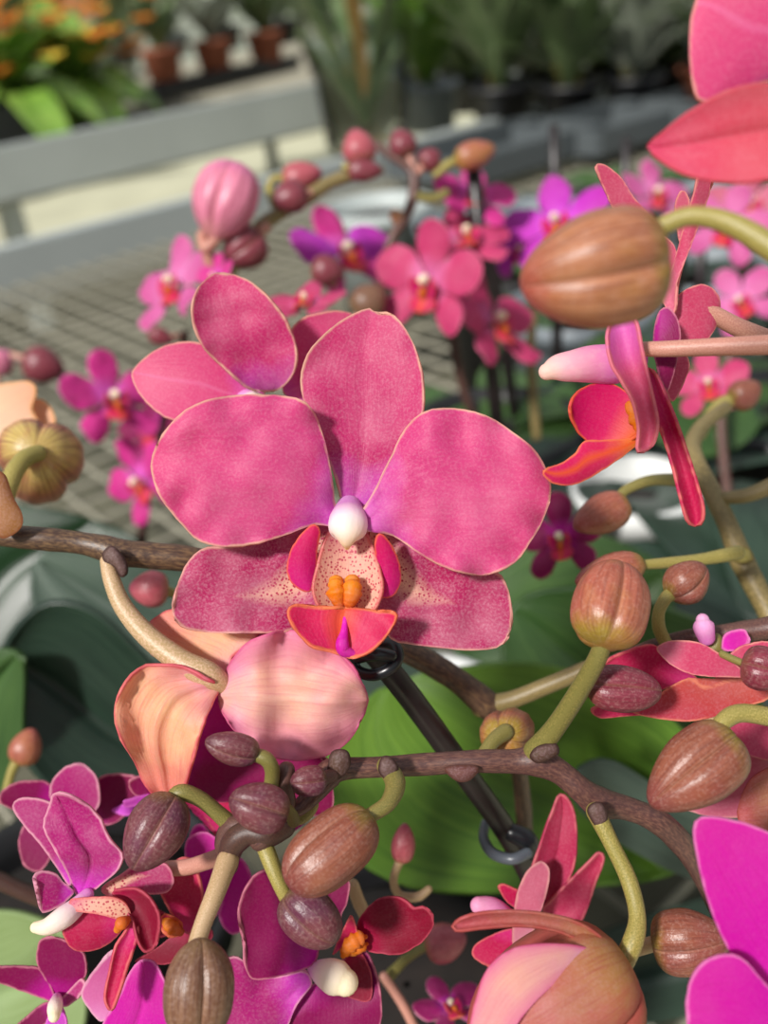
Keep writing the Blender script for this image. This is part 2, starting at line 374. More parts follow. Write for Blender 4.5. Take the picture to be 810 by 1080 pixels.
def tubeloc(name, mf, s, pts, mat, parent):
    def mp(x, y, z): return mf(x, y, z)
    return tube(name, [(a, b, c, r*s) for a, b, c, r in pts], mat, parent, ns=10, step=3, mapf=mp, scale_px=False)
def zc(ox, oy, k, pts): return [(ox+x/k, oy+y/k) for x, y in pts]
def flower_root(px, py, d, label, group=None): return empty('orchid_flower', P(px, py, d), label, 'flower', group)

# ================================================================== MAIN FLOWER
r = flower_root(367, 552, .162, 'large rose-pink orchid flower facing us in the middle, with white column and orange callus')
sheet('sepal', [(367, 550), (360, 528), (352, 500), (336, 460), (322, 430), (317, 398), (324, 374), (340, 354), (358, 340), (378, 329), (390, 326), (401, 331), (412, 330), (426, 344), (438, 366), (446, 396), (447, 430), (437, 462), (415, 496), (392, 528)],
      PINKD, r, db=.1635, dt=.167, arch=.002, bowl=.002, ridge=.0004, wav=.0012, seed=1, tip=10)
sheet('petal', [(366, 558), (358, 545), (352, 528), (348, 492), (338, 452), (324, 425), (300, 418), (262, 417), (228, 420), (202, 429), (180, 448), (166, 468), (160, 492), (166, 518), (182, 542), (200, 562), (214, 572), (240, 577), (272, 573), (302, 564), (332, 553)],
      PINK, r, db=.1605, dt=.156, arch=.003, bowl=-.0015, wav=.0020, seed=2, tip=12)
sheet('petal', [(368, 558), (378, 545), (390, 526), (401, 504), (414, 478), (428, 452), (448, 434), (478, 431), (508, 436), (534, 451), (560, 471), (576, 497), (580, 520), (574, 546), (560, 570), (546, 591), (524, 604), (499, 606), (469, 598), (440, 582), (410, 563)],
      PINK, r, db=.1605, dt=.157, arch=.003, bowl=-.001, wav=.0022, seed=3, tip=12)
sheet('sepal', [(366, 572), (350, 556), (330, 552), (306, 560), (270, 570), (236, 576), (214, 578), (198, 594), (186, 620), (182, 646), (190, 660), (210, 666), (240, 668), (272, 668), (305, 666), (326, 650), (344, 620), (354, 592)],
      PINKS, r, db=.1655, dt=.163, arch=.001, bowl=.001, wav=.0015, seed=4, tip=9)
sheet('sepal', [(368, 572), (382, 556), (410, 556), (440, 576), (470, 594), (500, 602), (522, 602), (534, 616), (540, 642), (538, 664), (530, 680), (506, 686), (470, 684), (436, 680), (412, 674), (400, 652), (388, 620), (382, 592)],
      PINKS2, r, db=.1655, dt=.163, arch=.001, bowl=.001, wav=.0015, seed=5, tip=9)
tube('column', [(368, 536, .1625, 14), (367.5, 546, .160, 19), (367, 554, .1573, 21), (366.5, 562, .1560, 18), (366, 570, .156, 9), (366, 577, .157, 3)], petal_mat('bulb_column', (226, 150, 220), (250, 228, 232), (246, 214, 130), rim=(250, 236, 220), bpos=.15, mpos=.5, grain=.05, vein=.03, trans=.25), r, ns=20)
thr = sheet('lip', [(366, 552), (346, 562), (336, 590), (330, 620), (336, 640), (352, 652), (366, 660), (384, 652), (398, 640), (404, 618), (398, 590), (386, 562)], THROAT, r, db=.162, dt=.1585, bowl=.003, tip=6, seed=6)
lm = sheet('mid_lobe', [(364, 640), (346, 641), (326, 640), (308, 638), (303, 648), (309, 662), (320, 675), (330, 683), (346, 686), (360, 690), (374, 694), (390, 688), (404, 676), (414, 662), (419, 650), (414, 645), (398, 645), (380, 642)],
      LIPM, thr, db=.1565, dt=.1545, bowl=.0025, ridge=.0008, wav=.0012, tip=9, seed=7, edge=3.5)
sheet('side_lobe', [(326, 624), (312, 618), (304, 606), (305, 588), (312, 572), (322, 560), (332, 553), (337, 562), (334, 580), (333, 600), (330, 616)], LIPS, thr, db=.159, dt=.157, bowl=-.001, tip=6, seed=8, edge=3.2, nu=24)
sheet('side_lobe', [(404, 630), (416, 626), (422, 612), (421, 596), (415, 580), (407, 568), (400, 562), (396, 572), (397, 590), (396, 608), (398, 622)], LIPS, thr, db=.159, dt=.157, bowl=-.001, tip=6, seed=9, edge=3.2, nu=24)
for x in (354.5, 371.5):
    tube('callus', [(x, 614, .157, 8), (x, 620, .1562, 10), (x+(1 if x < 360 else -1), 628, .156, 10), (x+(3 if x < 360 else -3), 635, .1563, 7)], CALL, thr, lump=.4, lf=1300, ns=20, step=8)
tube('keel_tooth', [(364, 650, .1560, 2), (363, 666, .1549, 4), (361, 678, .1543, 7), (363, 686, .1544, 7), (374, 690, .1545, 4)], MAGB, thr)

# flower behind, upper left
r = flower_root(276, 412, .186, 'rose-pink orchid flower partly hidden behind the upper left of the large middle flower')
sheet('sepal', [(300, 415), (300, 380), (306, 350), (318, 336), (337, 330), (362, 328), (392, 345), (400, 380), (380, 420), (340, 440)], CORAL, r, db=.189, dt=.191, arch=.002, bowl=.002, seed=11, tip=6, edge=2.5)
sheet('sepal', [(280, 414), (250, 396), (225, 368), (207, 361), (184, 361), (158, 373), (140, 392), (143, 408), (154, 424), (178, 442), (215, 446), (250, 440)], CORAL, r, db=.188, dt=.187, arch=.002, bowl=.001, seed=12, tip=6, edge=2.5)
sheet('petal', [(282, 412), (262, 410), (240, 392), (217, 370), (205, 348), (202, 326), (208, 304), (225, 289), (236, 289), (248, 290), (266, 298), (282, 312), (302, 337), (313, 368), (311, 392), (298, 408)], PINKD, r, db=.184, dt=.180, arch=.003, bowl=.003, wav=.0015, seed=13, tip=8, edge=2.5)
tube('column', [(262, 424, .186, 14), (270, 432, .184, 18)], COLM, r)

# pale flower seen from behind, lower left
r = flower_root(232, 725, .172, 'pale peach orchid flower seen from behind, hanging below the large middle flower')
sheet('sepal', [(242, 712), (208, 706), (181, 700), (160, 691), (151, 674), (160, 655), (178, 643), (210, 640), (250, 655), (272, 668), (262, 680), (246, 694)], PEACH, r, db=.171, dt=.176, bowl=.001, seed=21, tip=5)
sheet('petal', [(232, 724), (215, 714), (195, 703), (173, 701), (149, 703), (130, 722), (120, 750), (126, 778), (142, 805), (153, 829), (168, 843), (184, 849), (193, 838), (198, 823), (205, 798), (213, 770), (225, 740)], PEACH, r, db=.168, dt=.168, arch=.004, bowl=.005, ridge=-.002, wav=.003, seed=22, tip=11)
sheet('sepal', [(230, 728), (214, 765), (200, 805), (190, 840), (215, 846), (250, 846), (285, 858), (320, 860), (346, 858), (352, 840), (340, 800), (290, 755), (255, 735)], MAGD, r, db=.173, dt=.174, bowl=-.001, seed=23, tip=8)
sheet('sepal', [(238, 715), (236, 690), (240, 668), (262, 660), (300, 655), (320, 690), (280, 710), (256, 716)], LILAC, r, db=.174, dt=.177, seed=24, tip=4)
sheet('petal', [(231, 733), (236, 716), (246, 694), (262, 677), (284, 668), (305, 664), (330, 672), (352, 684), (370, 700), (381, 718), (388, 738), (385, 748), (381, 760), (367, 782), (344, 797), (328, 801), (311, 802), (284, 798), (262, 787), (247, 770), (234, 752)], PALE, r, db=.167, dt=.163, arch=.003, bowl=-.001, ridge=-.0016, wav=.005, seed=25, tip=10)
tube('pedicel', [(113, 592, .173, 7.5), (118, 612, .172, 9), (130, 640, .171, 10), (155, 670, .169, 11.5), (190, 697, .167, 13), (220, 712, .1665, 14), (238, 724, .168, 10)], PED, r, ns=20)

# flower seen from the side, right
r = flower_root(680, 400, .158, 'pink orchid flower seen from the side at right, its white column pointing left')
sheet('sepal', [(700, 320), (706, 295), (716, 262), (723, 230), (731, 205), (737, 184), (750, 184), (751, 194), (742, 220), (734, 244), (724, 272), (715, 300), (712, 330)], SALMON, r, db=.162, dt=.158, seed=31, tip=7, twist=.002)
sheet('sepal', [(718, 258), (713, 235), (712, 214), (719, 201), (726, 208), (727, 225), (726, 245)], SALMON, r, db=.166, dt=.164, seed=32, tip=3)
sheet('sepal', [(695, 345), (705, 322), (722, 306), (742, 300), (757, 312), (757, 335), (746, 358), (726, 372), (705, 370)], SALMON, r, db=.164, dt=.166, arch=.002, seed=33, tip=5)
sheet('petal', [(690, 360), (696, 328), (708, 326), (717, 345), (716, 370), (709, 398), (703, 412), (694, 396)], MAGD, r, db=.160, dt=.158, arch=.002, seed=34, tip=6)
sheet('petal', [(700, 372), (716, 368), (727, 382), (722, 402), (710, 423), (702, 412), (698, 390)], SALMON, r, db=.163, dt=.163, seed=35, tip=4)
sheet('petal', [(684, 388), (694, 398), (704, 420), (714, 445), (724, 474), (734, 505), (742, 534), (741, 550), (733, 556), (724, 548), (716, 520), (706, 480), (694, 446), (685, 415)], REDP, r, db=.157, dt=.155, bowl=.002, arch=.001, seed=36, tip=8)
tube('column', [(668, 380, .160, 15), (648, 384, .158, 21), (625, 384, .157, 20), (605, 386, .156, 17), (588, 388, .156, 14), (577, 392, .156, 9)], petal_mat('lilac_column_long', (214, 90, 200), (240, 150, 200), (248, 214, 200), rim=(250, 232, 220), bpos=.05, mpos=.4, grain=.1, vein=.05), r, ns=18, cap=True)
L = sheet('lip', [(668, 462), (655, 468), (634, 469), (617, 464), (606, 450), (601, 434), (604, 418), (618, 407), (638, 403), (656, 410), (672, 426), (680, 448)], petal_mat('crimson_cupped_lobe', (238, 130, 50), (214, 20, 100), (206, 4, 100), rim=(238, 110, 70), bpos=.05, mpos=.45, grain=.1, rimw=.7), r, db=.155, dt=.1545, arch=-.003, seed=37, tip=5)
sheet('mid_lobe', [(675, 463), (655, 464), (634, 465), (616, 466), (606, 479), (592, 489), (573, 496), (578, 506), (590, 511), (607, 510), (624, 502), (640, 492), (660, 478)], LIPM, L, db=.156, dt=.152, bowl=-.001, seed=38, tip=6)
tube('callus', [(666, 430, .1565, 8), (676, 448, .156, 9), (678, 460, .157, 5)], CALL, L, lump=.4, lf=1300, ns=18)
sheet('petal', [(650, 336), (640, 350), (643, 380), (655, 402), (667, 424), (673, 452), (672, 476), (684, 474), (691, 464), (694, 444), (687, 410), (678, 370), (672, 340), (660, 330)], petal_mat('lilac_coral_petal', (226, 110, 200), (214, 84, 130), (222, 96, 130), rim=(230, 130, 140), bpos=.15, mpos=.45, grain=.3), r, db=.1525, dt=.1535, arch=.001, bowl=.003, seed=39, tip=7)
tube('pedicel', [(672, 368, .1535, 7.5), (700, 368, .1530, 8.5), (750, 366, .150, 9.5), (800, 364, .147, 10.5), (850, 362, .145, 11)], PEDR, r, ns=16)
r = flower_root(760, 340, .165, 'rosy stalked half-hidden flower behind the side-view flower at right')
tube('pedicel', [(702, 316, .163, 5), (722, 318, .164, 7), (750, 330, .165, 9), (780, 346, .166, 10), (830, 365, .167, 10)], PEDR, r)
sheet('sepal', [(706, 316), (694, 300), (690, 262), (698, 250), (712, 262), (716, 300)], SALMON, r, db=.168, dt=.17, seed=41)

# top right close flower
r = flower_root(830, 130, .125, 'bright coral-pink orchid flower cut off by the top right corner')
sheet('petal', [(850, 80), (815, 84), (790, 90), (765, 97), (741, 108), (731, 92), (727, 50), (733, 8), (750, -30), (800, -50), (860, -40), (890, 20)], CORAL, r, db=.128, dt=.124, arch=.003, seed=51, tip=7)
sheet('sepal', [(870, 130), (840, 92), (800, 88), (765, 97), (728, 117), (700, 138), (683, 155), (700, 172), (728, 186), (765, 192), (800, 191), (850, 175)], petal_mat('orange_rose_petal', (236, 150, 90), (222, 90, 104), (214, 60, 104), rim=(226, 90, 110), bpos=.02, mpos=.3), r, db=.117, dt=.119, arch=.003, bowl=.002, ridge=.0008, seed=52, tip=6)

# purple side-view flower bottom left
z3 = lambda *p: zc(0, 780, 3.375, p)
r = flower_root(86, 946, .166, 'magenta orchid flower at lower left, seen from the side with a long cream column')
sheet('sepal', z3((255, 520), (200, 450), (150, 380), (90, 310), (50, 250), (55, 215), (100, 205), (160, 215), (195, 240), (240, 350)), MAG, r, db=.170, dt=.171, seed=61, tip=4)
sheet('petal', z3((280, 560), (240, 470), (195, 390), (160, 330), (155, 290), (175, 240), (192, 192), (228, 190), (300, 222), (355, 275), (385, 340), (425, 390), (440, 415), (425, 460), (370, 510), (320, 545)), MAG, r, db=.166, dt=.163, arch=.002, ridge=.0008, wav=.0015, seed=62, tip=6)
sheet('sepal', z3((260, 540), (220, 500), (195, 475), (150, 466), (120, 485), (128, 520), (138, 575), (150, 615), (200, 600), (240, 570)), MAG, r, db=.165, dt=.161, seed=63, tip=5)
sheet('sepal', z3((360, 530), (430, 480), (480, 448), (560, 436), (600, 448), (618, 500), (600, 540), (540, 550), (470, 550), (400, 560)), petal_mat('speckled_magenta_sepal', (240, 150, 170), (190, 30, 110), (186, 26, 104), rim=(236, 150, 170), speck=-.2, grain=.5), r, db=.167, dt=.168, seed=64, tip=5)
sheet('petal', z3((400, 545), (440, 530), (490, 530), (545, 575), (570, 640), (565, 700), (550, 740), (515, 755), (488, 715), (470, 650), (440, 600)), MAGC, r, db=.163, dt=.160, bowl=.002, seed=65, tip=6)
tube('column', [(92, 944, .164, 7), (80, 957, .162, 10), (66, 968, .160, 11.5), (50, 977, .159, 9), (38, 978, .159, 6)], COLM, r, ns=16)
L = sheet('lip', z3((440, 640), (380, 610), (320, 600), (260, 610), (228, 655), (230, 700), (265, 745), (330, 748), (390, 720), (430, 680)), REDP, r, db=.163, dt=.160, bowl=-.002, seed=66, tip=4)
sheet('side_lobe', z3((255, 570), (300, 562), (400, 560), (450, 585), (465, 630), (430, 640), (350, 620), (280, 612), (250, 600)), THROAT, L, db=.161, dt=.161, arch=.001, seed=67, tip=4)
tube('callus', [(124, 980, .160, 4), (128, 974, .159, 6), (135, 970, .160, 4)], CALL, L, lump=.4, lf=1300, ns=18)
sheet('mid_lobe', z3((468, 650), (440, 690), (410, 740), (388, 830), (372, 920), (398, 965), (430, 890), (458, 800), (490, 700), (488, 660)), REDP, L, db=.161, dt=.157, seed=68, tip=5, bowl=.001)

r = flower_root(190, 960, .176, 'red orchid flower with yellow throat, tucked between the lower left buds')
sheet('petal', z3((640, 660), (600, 600), (570, 530), (610, 450), (660, 420), (700, 460), (722, 560), (705, 640), (675, 690)), REDP, r, db=.176, dt=.172, bowl=.002, seed=71, tip=4)
sheet('petal', z3((620, 640), (560, 600), (520, 540), (470, 545), (520, 640), (560, 700), (600, 690)), MAGC, r, db=.177, dt=.175, seed=72, tip=3)
sheet('sepal', z3((690, 640), (700, 540), (660, 430), (670, 350), (740, 330), (800, 400), (800, 540), (760, 640)), MAGB, r, db=.180, dt=.181, seed=73, tip=4)
sheet('sepal', z3((640, 680), (560, 740), (480, 790), (540, 800), (640, 790), (740, 730), (755, 680), (700, 660)), MAGC, r, db=.176, dt=.174, seed=74, tip=2)
L = sheet('lip', z3((640, 650), (590, 620), (565, 660), (600, 700), (640, 700), (650, 680)), LIPM, r, db=.173, dt=.171, seed=75, tip=3)
tube('callus', [(175, 972, .172, 5), (182, 978, .1705, 7), (190, 983, .172, 4)], CALL, L, lump=.4, lf=1300, ns=18)

r = flower_root(140, 1050, .168, 'bright magenta orchid flower on the bottom edge beside the bronze-grey bud')
sheet('sepal', z3((360, 1000), (320, 960), (290, 900), (320, 840), (380, 770), (410, 750), (420, 800), (380, 900), (400, 980)), LILAC, r, db=.171, dt=.169, seed=81, tip=4)
sheet('petal', z3((420, 1120), (360, 1060), (370, 1000), (420, 920), (460, 830), (500, 788), (545, 785), (580, 840), (600, 900), (600, 1010), (570, 1100)), MAGB, r, db=.167, dt=.165, arch=.002, ridge=.0006, seed=82, tip=5)

r = flower_root(62, 1040, .175, 'dark magenta orchid flower in the bottom left corner, below the cream column')
sheet('petal', z3((200, 930), (160, 850), (132, 790), (140, 720), (175, 702), (230, 712), (295, 755), (310, 820), (290, 870), (240, 915)), MAGD, r, db=.175, dt=.172, seed=85, arch=.001, tip=4)
sheet('petal', z3((195, 930), (140, 915), (70, 890), (0, 865), (-60, 850), (-60, 810), (0, 806), (90, 806), (145, 815), (180, 870)), MAGD, r, db=.174, dt=.171, seed=86, tip=5)
sheet('sepal', z3((200, 935), (150, 940), (100, 980), (50, 1030), (90, 1050), (150, 1020), (200, 980)), MAGD, r, db=.174, dt=.171, seed=87, tip=3)
sheet('sepal', z3((205, 935), (240, 900), (290, 850), (305, 880), (270, 930), (230, 950)), MAG, r, db=.174, dt=.171, seed=88, tip=3)
sheet('lip', z3((200, 930), (170, 990), (160, 1050), (210, 1080), (240, 1040), (230, 970)), VIOL, r, db=.172, dt=.168, seed=89, tip=3)
tube('column', [(60, 1052, .173, 5), (58, 1062, .169, 8), (57, 1072, .167, 6)], COLM, r)

z13 = z3
r = flower_root(80, 850, .196, 'dark magenta orchid flower at the left, behind the flower with the cream column')
sheet('petal', z3((185, 260), (120, 260), (50, 250), (0, 225), (5, 185), (50, 155), (110, 145), (170, 152), (195, 190)), MAGD, r, db=.197, dt=.193, seed=91, tip=3)
sheet('sepal', z3((220, 260), (180, 200), (190, 140), (235, 95), (290, 88), (335, 120), (355, 170), (350, 240), (290, 290)), MAG, r, db=.196, dt=.190, arch=.003, seed=92, tip=4)
sheet('petal', z3((260, 280), (330, 210), (350, 140), (400, 122), (480, 132), (500, 180), (465, 250), (400, 300), (320, 300)), MAGD, r, db=.198, dt=.195, seed=93, tip=4)
sheet('sepal', z3((180, 280), (90, 300), (66, 380), (90, 450), (140, 470), (180, 420), (200, 340)), MAGD, r, db=.198, dt=.196, seed=94, tip=3)
sheet('lip', z3((400, 250), (460, 220), (530, 190), (560, 200), (520, 230), (460, 270)), VIOL, r, db=.196, dt=.192, seed=95, tip=3)

r = flower_root(140, 835, .186, 'small magenta-violet flower peeking out left of the pale peach flower tip')
sheet('petal', z3((540, 200), (490, 200), (462, 175), (462, 145), (500, 130), (540, 150), (590, 180)), MAGD, r, db=.186, dt=.184, seed=96, tip=3)
sheet('sepal', z3((560, 210), (500, 230), (450, 240), (440, 220), (480, 205), (540, 190)), VIOL, r, db=.186, dt=.184, seed=97, tip=3)
# magenta flower under pale flower and centre left
r = flower_root(210, 870, .182, 'magenta orchid flower in shade behind the cluster of small purple buds')
sheet('petal', [(300, 880), (340, 850), (352, 830), (345, 800), (310, 790), (270, 810), (262, 850)], MAGD, r, db=.183, dt=.183, seed=98, tip=3)
sheet('petal', [(215, 860), (180, 830), (190, 790), (250, 800), (290, 830), (280, 870), (240, 890)], REDP, r, db=.184, dt=.184, seed=99, tip=3)
sheet('petal', [(228, 900), (215, 870), (200, 880), (205, 925), (225, 950), (240, 930)], MAGB, r, db=.184, dt=.184, seed=100, tip=3)
sheet('petal', [(235, 940), (222, 925), (240, 900), (262, 915), (268, 960), (248, 985), (232, 970)], MAGB, r, db=.186, dt=.185, seed=101, tip=4)

# magenta flower bottom centre
z5 = lambda *p: zc(240, 860, 3.375, p)
r = flower_root(333, 1022, .172, 'deep magenta orchid flower at bottom centre-left with a short white column')
sheet('petal', z5((318, 500), (300, 530), (265, 550), (180, 575), (92, 582), (62, 540), (60, 480), (50, 410), (38, 350), (46, 300), (70, 245), (120, 195), (200, 200), (280, 300), (330, 400)), MAGD, r, db=.170, dt=.166, wav=.001, bowl=.001, seed=102, tip=7)
sheet('petal', z5((300, 600), (270, 550), (180, 572), (100, 570), (60, 520), (20, 500), (-40, 540), (-80, 640), (-60, 780), (60, 850), (180, 800), (250, 670)), MAG, r, db=.171, dt=.167, wav=.001, seed=103, tip=7)
sheet('petal', z5((310, 600), (260, 660), (210, 750), (200, 860), (340, 900), (500, 860), (545, 740), (548, 650), (530, 560), (490, 478), (430, 500), (370, 560)), MAGD, r, db=.173, dt=.169, wav=.001, seed=104, tip=4)
sheet('sepal', z5((350, 460), (330, 380), (340, 280), (380, 230), (432, 235), (428, 300), (405, 360), (385, 430)), MAGD, r, db=.174, dt=.175, seed=105, tip=4)
tube('column', [(333, 1022, .171, 9), (342, 1026, .169, 14), (354, 1031, .166, 18), (364, 1036, .165, 14)], COLM, r, ns=16)
L = sheet('lip', z5((430, 500), (470, 480), (505, 540), (516, 600), (505, 660), (430, 645), (400, 600), (410, 540)), MAGC, r, db=.172, dt=.170, seed=106, tip=4)
sheet('side_lobe', z5((465, 440), (462, 390), (480, 350), (535, 297), (600, 288), (640, 305), (662, 328), (695, 325), (725, 347), (734, 385), (702, 440), (660, 470), (618, 492), (560, 492), (500, 480)), MAGC, L, db=.171, dt=.166, wav=.001, seed=107, tip=8)
sheet('side_lobe', z5((375, 492), (400, 430), (438, 360), (458, 395), (460, 420), (430, 445), (400, 475)), REDP, L, db=.171, dt=.167, seed=108, tip=2)
tube('callus', [(362, 1008, .170, 3), (368, 998, .168, 8), (378, 990, .168, 7), (385, 988, .169, 3)], CALL, L, lump=.6, lf=1300, ns=18)
tube('callus', [(372, 1004, .170, 4), (378, 1000, .1685, 6), (386, 996, .1695, 3)], CALL, L, lump=.6, lf=1300, ns=18)

# rose flower seen from behind bottom right-centre
z8 = lambda *p: zc(440, 820, 2.19, p)
r = flower_root(570, 965, .182, 'rose orchid flower with upright pointed sepals, behind the big opening bud')
sheet('sepal', z8((285, 300), (262, 230), (285, 150), (310, 80), (330, 38), (355, 60), (368, 110), (366, 190), (350, 240), (320, 290)), ROSE, r, db=.184, dt=.183, bowl=.002, ridge=.0005, seed=111, tip=4)
sheet('petal', z8((290, 310), (310, 280), (360, 230), (400, 190), (420, 172), (432, 190), (410, 250), (380, 330), (340, 350)), ROSE, r, db=.184, dt=.182, bowl=.002, seed=112, tip=4)
sheet('petal', z8((255, 400), (222, 390), (222, 330), (230, 270), (252, 218), (285, 195), (305, 215), (298, 270), (270, 350)), DUSTY, r, db=.179, dt=.178, arch=.002, seed=113, tip=5)
tube('column', [(540, 968, .180, 7), (520, 958, .179, 11), (505, 955, .178, 9)], petal_mat('pink_column', (226, 60, 150), (240, 140, 200), (246, 170, 210), rim=(246, 170, 210)), r)
sheet('lip', z8((220, 350), (180, 360), (135, 385), (130, 415), (170, 436), (205, 420), (225, 380)), REDP, r, db=.180, dt=.177, seed=114, tip=4)
sheet('sepal', z8((240, 300), (210, 290), (188, 255), (200, 246), (235, 262), (255, 285)), REDP, r, db=.181, dt=.180, seed=115, tip=2)

# bright magenta lower right corner
r = flower_root(850, 1020, .135, 'vivid magenta orchid flower filling the lower right corner')
sheet('petal', [(870, 1060), (815, 1050), (795, 1036), (768, 1002), (748, 955), (736, 910), (731, 875), (740, 861), (770, 864), (800, 873), (850, 900), (900, 960)], MAGB, r, db=.137, dt=.132, arch=.002, seed=121, tip=7)
sheet('petal', [(880, 1100), (840, 1070), (805, 1035), (785, 1012), (766, 1006), (742, 1014), (727, 1036), (725, 1065), (735, 1110), (790, 1150), (850, 1150)], MAGB, r, db=.134, dt=.129, arch=.002, seed=122, tip=7)

# flower right middle seen edge-on
r = flower_root(740, 715, .172, 'crimson orchid flower facing up at the right edge, seen edge-on above a bud')
sheet('sepal', [(745, 725), (724, 716), (690, 735), (664, 750), (700, 759), (735, 760), (784, 746), (809, 738), (812, 728), (780, 716)], petal_mat('orange_crimson_petal', (206, 100, 76), (196, 72, 66), (206, 44, 86), rim=(240, 150, 120)), r, db=.168, dt=.166, seed=131, tip=3)
sheet('petal', [(735, 715), (712, 700), (690, 680), (662, 686), (640, 697), (622, 715), (640, 730), (660, 733), (695, 728), (722, 718)], REDP, r, db=.174, dt=.170, seed=132, tip=4)
sheet('sepal', [(700, 752), (660, 755), (632, 757), (624, 748), (640, 742), (680, 740)], REDP, r, db=.171, dt=.167, seed=133, tip=3)
sheet('petal', [(693, 684), (706, 676), (735, 677), (757, 688), (775, 700), (786, 713), (765, 714), (740, 713), (720, 708), (704, 698)], SALMON, r, db=.164, dt=.162, arch=.001, seed=134, tip=5)
sheet('petal', [(755, 715), (766, 694), (785, 680), (815, 677), (850, 690), (850, 715), (810, 716)], SALMON, r, db=.170, dt=.166, seed=135, tip=4)
tube('column', [(745, 672, .171, 9), (742, 660, .170, 11), (741, 654, .170, 7)], petal_mat('lilac_column', (240, 140, 220), (244, 170, 226), (244, 190, 226), rim=(244, 190, 226)), r)
sheet('lip', [(762, 684), (765, 668), (785, 664), (790, 676), (780, 686)], MAGB, r, db=.172, dt=.170, seed=136, tip=3)
tube('pedicel', [(742, 722, .170, 7), (747, 750, .168, 8.5), (745, 800, .170, 8)], PED, r)
r = flower_root(780, 820, .176, 'dusty rose orchid flower in the shade at the right edge, behind the ribbed bronze bud')
sheet('petal', [(820, 800), (795, 775), (770, 762), (752, 780), (740, 820), (722, 845), (735, 858), (780, 862), (820, 850)], DUSTY, r, db=.178, dt=.176, arch=.002, seed=141, tip=5)
sheet('petal', [(830, 760), (800, 748), (768, 748), (756, 760), (770, 785), (800, 800), (835, 800)], SALMON, r, db=.174, dt=.172, seed=142, tip=3)
sheet('sepal', [(850, 870), (800, 882), (779, 862), (785, 832), (805, 812), (850, 800)], BRONZEP, r, db=.172, dt=.170, arch=.002, seed=143, tip=2)
# ================================================================== BUDS
bud('big tan bud, out of focus and closest to us, on a yellow-green stalk', (694, 272, .112), (556, 300, .112), 124, B_TN,
    [(690, 246, .113, 6), (700, 238, .113, 10), (730, 228, .112, 10.5), (770, 236, .111, 12), (815, 262, .109, 14), (850, 290, .108, 14)], PEDY, rot=.2, point=.22, fat=.40, flat=1)
bud('salmon bud on a long stalk right of the large flower, seams meeting at stalk', (636, 676, .146), (652, 598, .152), 82, B_SA,
    [(637, 664, .147, 9), (632, 690, .149, 10), (610, 730, .155, 10.5), (585, 768, .161, 11), (565, 792, .165, 13)], PEDG, rot=.5, point=.1, fat=.42)
bud('small tan bud hanging at the tip of a thin green stalk below the side-view flower', (658, 532, .20), (608, 555, .196), 44, B_SA,
    [(650, 530, .20, 5), (660, 517, .201, 5.5), (685, 507, .202, 6), (712, 506, .204, 7)], PEDG, rot=.3, simple=True)
bud('smooth salmon bud lying behind the seamed salmon bud', (676, 594, .184), (610, 614, .182), 40, B_SA,
    [(672, 596, .184, 5), (700, 594, .186, 6), (740, 590, .189, 6.5), (778, 583, .192, 8)], PEDY, rot=.3, simple=True, fat=.5)
bud('small bronze bud on a curled yellow-green stalk, right of the seamed salmon bud', (706, 628, .176), (742, 598, .176), 48, B_BR,
    [(712, 625, .176, 8), (703, 630, .175, 7), (695, 645, .175, 6.5), (695, 662, .176, 7), (702, 678, .177, 7)], PEDY, rot=.9, fat=.55)
bud('glossy brown-rose bud lying sideways in front of the edge-on crimson flower', (623, 724, .158), (694, 730, .158), 50, B_DK,
    [(628, 726, .160, 5), (618, 718, .162, 6)], PEDG, rot=.2, fat=.45, point=.2)
bud('ribbed bronze bud with pointed tip, on a green stalk at the right edge', (772, 782, .148), (690, 846, .146), 80, B_BR,
    [(752, 778, .147, 8), (764, 760, .148, 9.5), (785, 752, .149, 10), (830, 760, .150, 10)], PEDY, rot=1.0, point=.35, fat=.40)
bud('brown-rose bud cut by the right edge, above the ribbed bronze bud', (784, 700, .156), (830, 712, .154), 48, B_DK,
    [(790, 702, .157, 4), (775, 696, .159, 4), (762, 690, .161, 4)], PEDG, rot=.4)
bud('dimpled bud facing away behind the dark stem, at the fork of the lower stem', (530, 778, .176), (545, 768, .192), 56, B_SA,
    [(533, 772, .175, 9), (520, 782, .173, 8), (508, 800, .171, 8)], PEDG, rot=.4, fat=.4)
bud('small purple-brown bud pointing left, just below the pale flower', (270, 794, .153), (219, 782, .151), 36, B_PU,
    [(264, 795, .153, 7), (280, 800, .153, 8), (287, 812, .154, 8), (286, 828, .156, 8)], PEDG, rot=.2, point=.3)
bud('round purple bud in the middle of the small bud cluster', (300, 860, .149), (245, 842, .147), 52, B_PU,
    [(298, 852, .150, 8), (306, 858, .152, 7), (310, 866, .154, 7)], PEDG, rot=.9, point=.25)
bud('tiny glossy purple bud above the bronze-pink bud pair', (342, 822, .156), (308, 826, .154), 33, B_PU,
    [(338, 822, .156, 8), (350, 818, .158, 7)], STEMP, rot=.7, point=.1)
bud('purple bud with a pale seam hanging at left in front of the red flower', (184, 842, .156), (142, 914, .152), 64, B_PU,
    [(176, 848, .157, 7), (190, 836, .157, 9), (210, 842, .158, 8.5), (228, 856, .159, 8.5), (246, 872, .160, 10)], PEDG, rot=.5, point=.35, fat=.5)
bud('large bronze-pink bud in the lower centre, upper of the touching pair', (389, 864, .150), (308, 932, .146), 74, B_BR,
    [(378, 866, .150, 8), (394, 858, .151, 8), (410, 846, .153, 9), (417, 826, .157, 11), (407, 808, .161, 10)], PEDG, rot=1.5, point=.0, fat=.48)
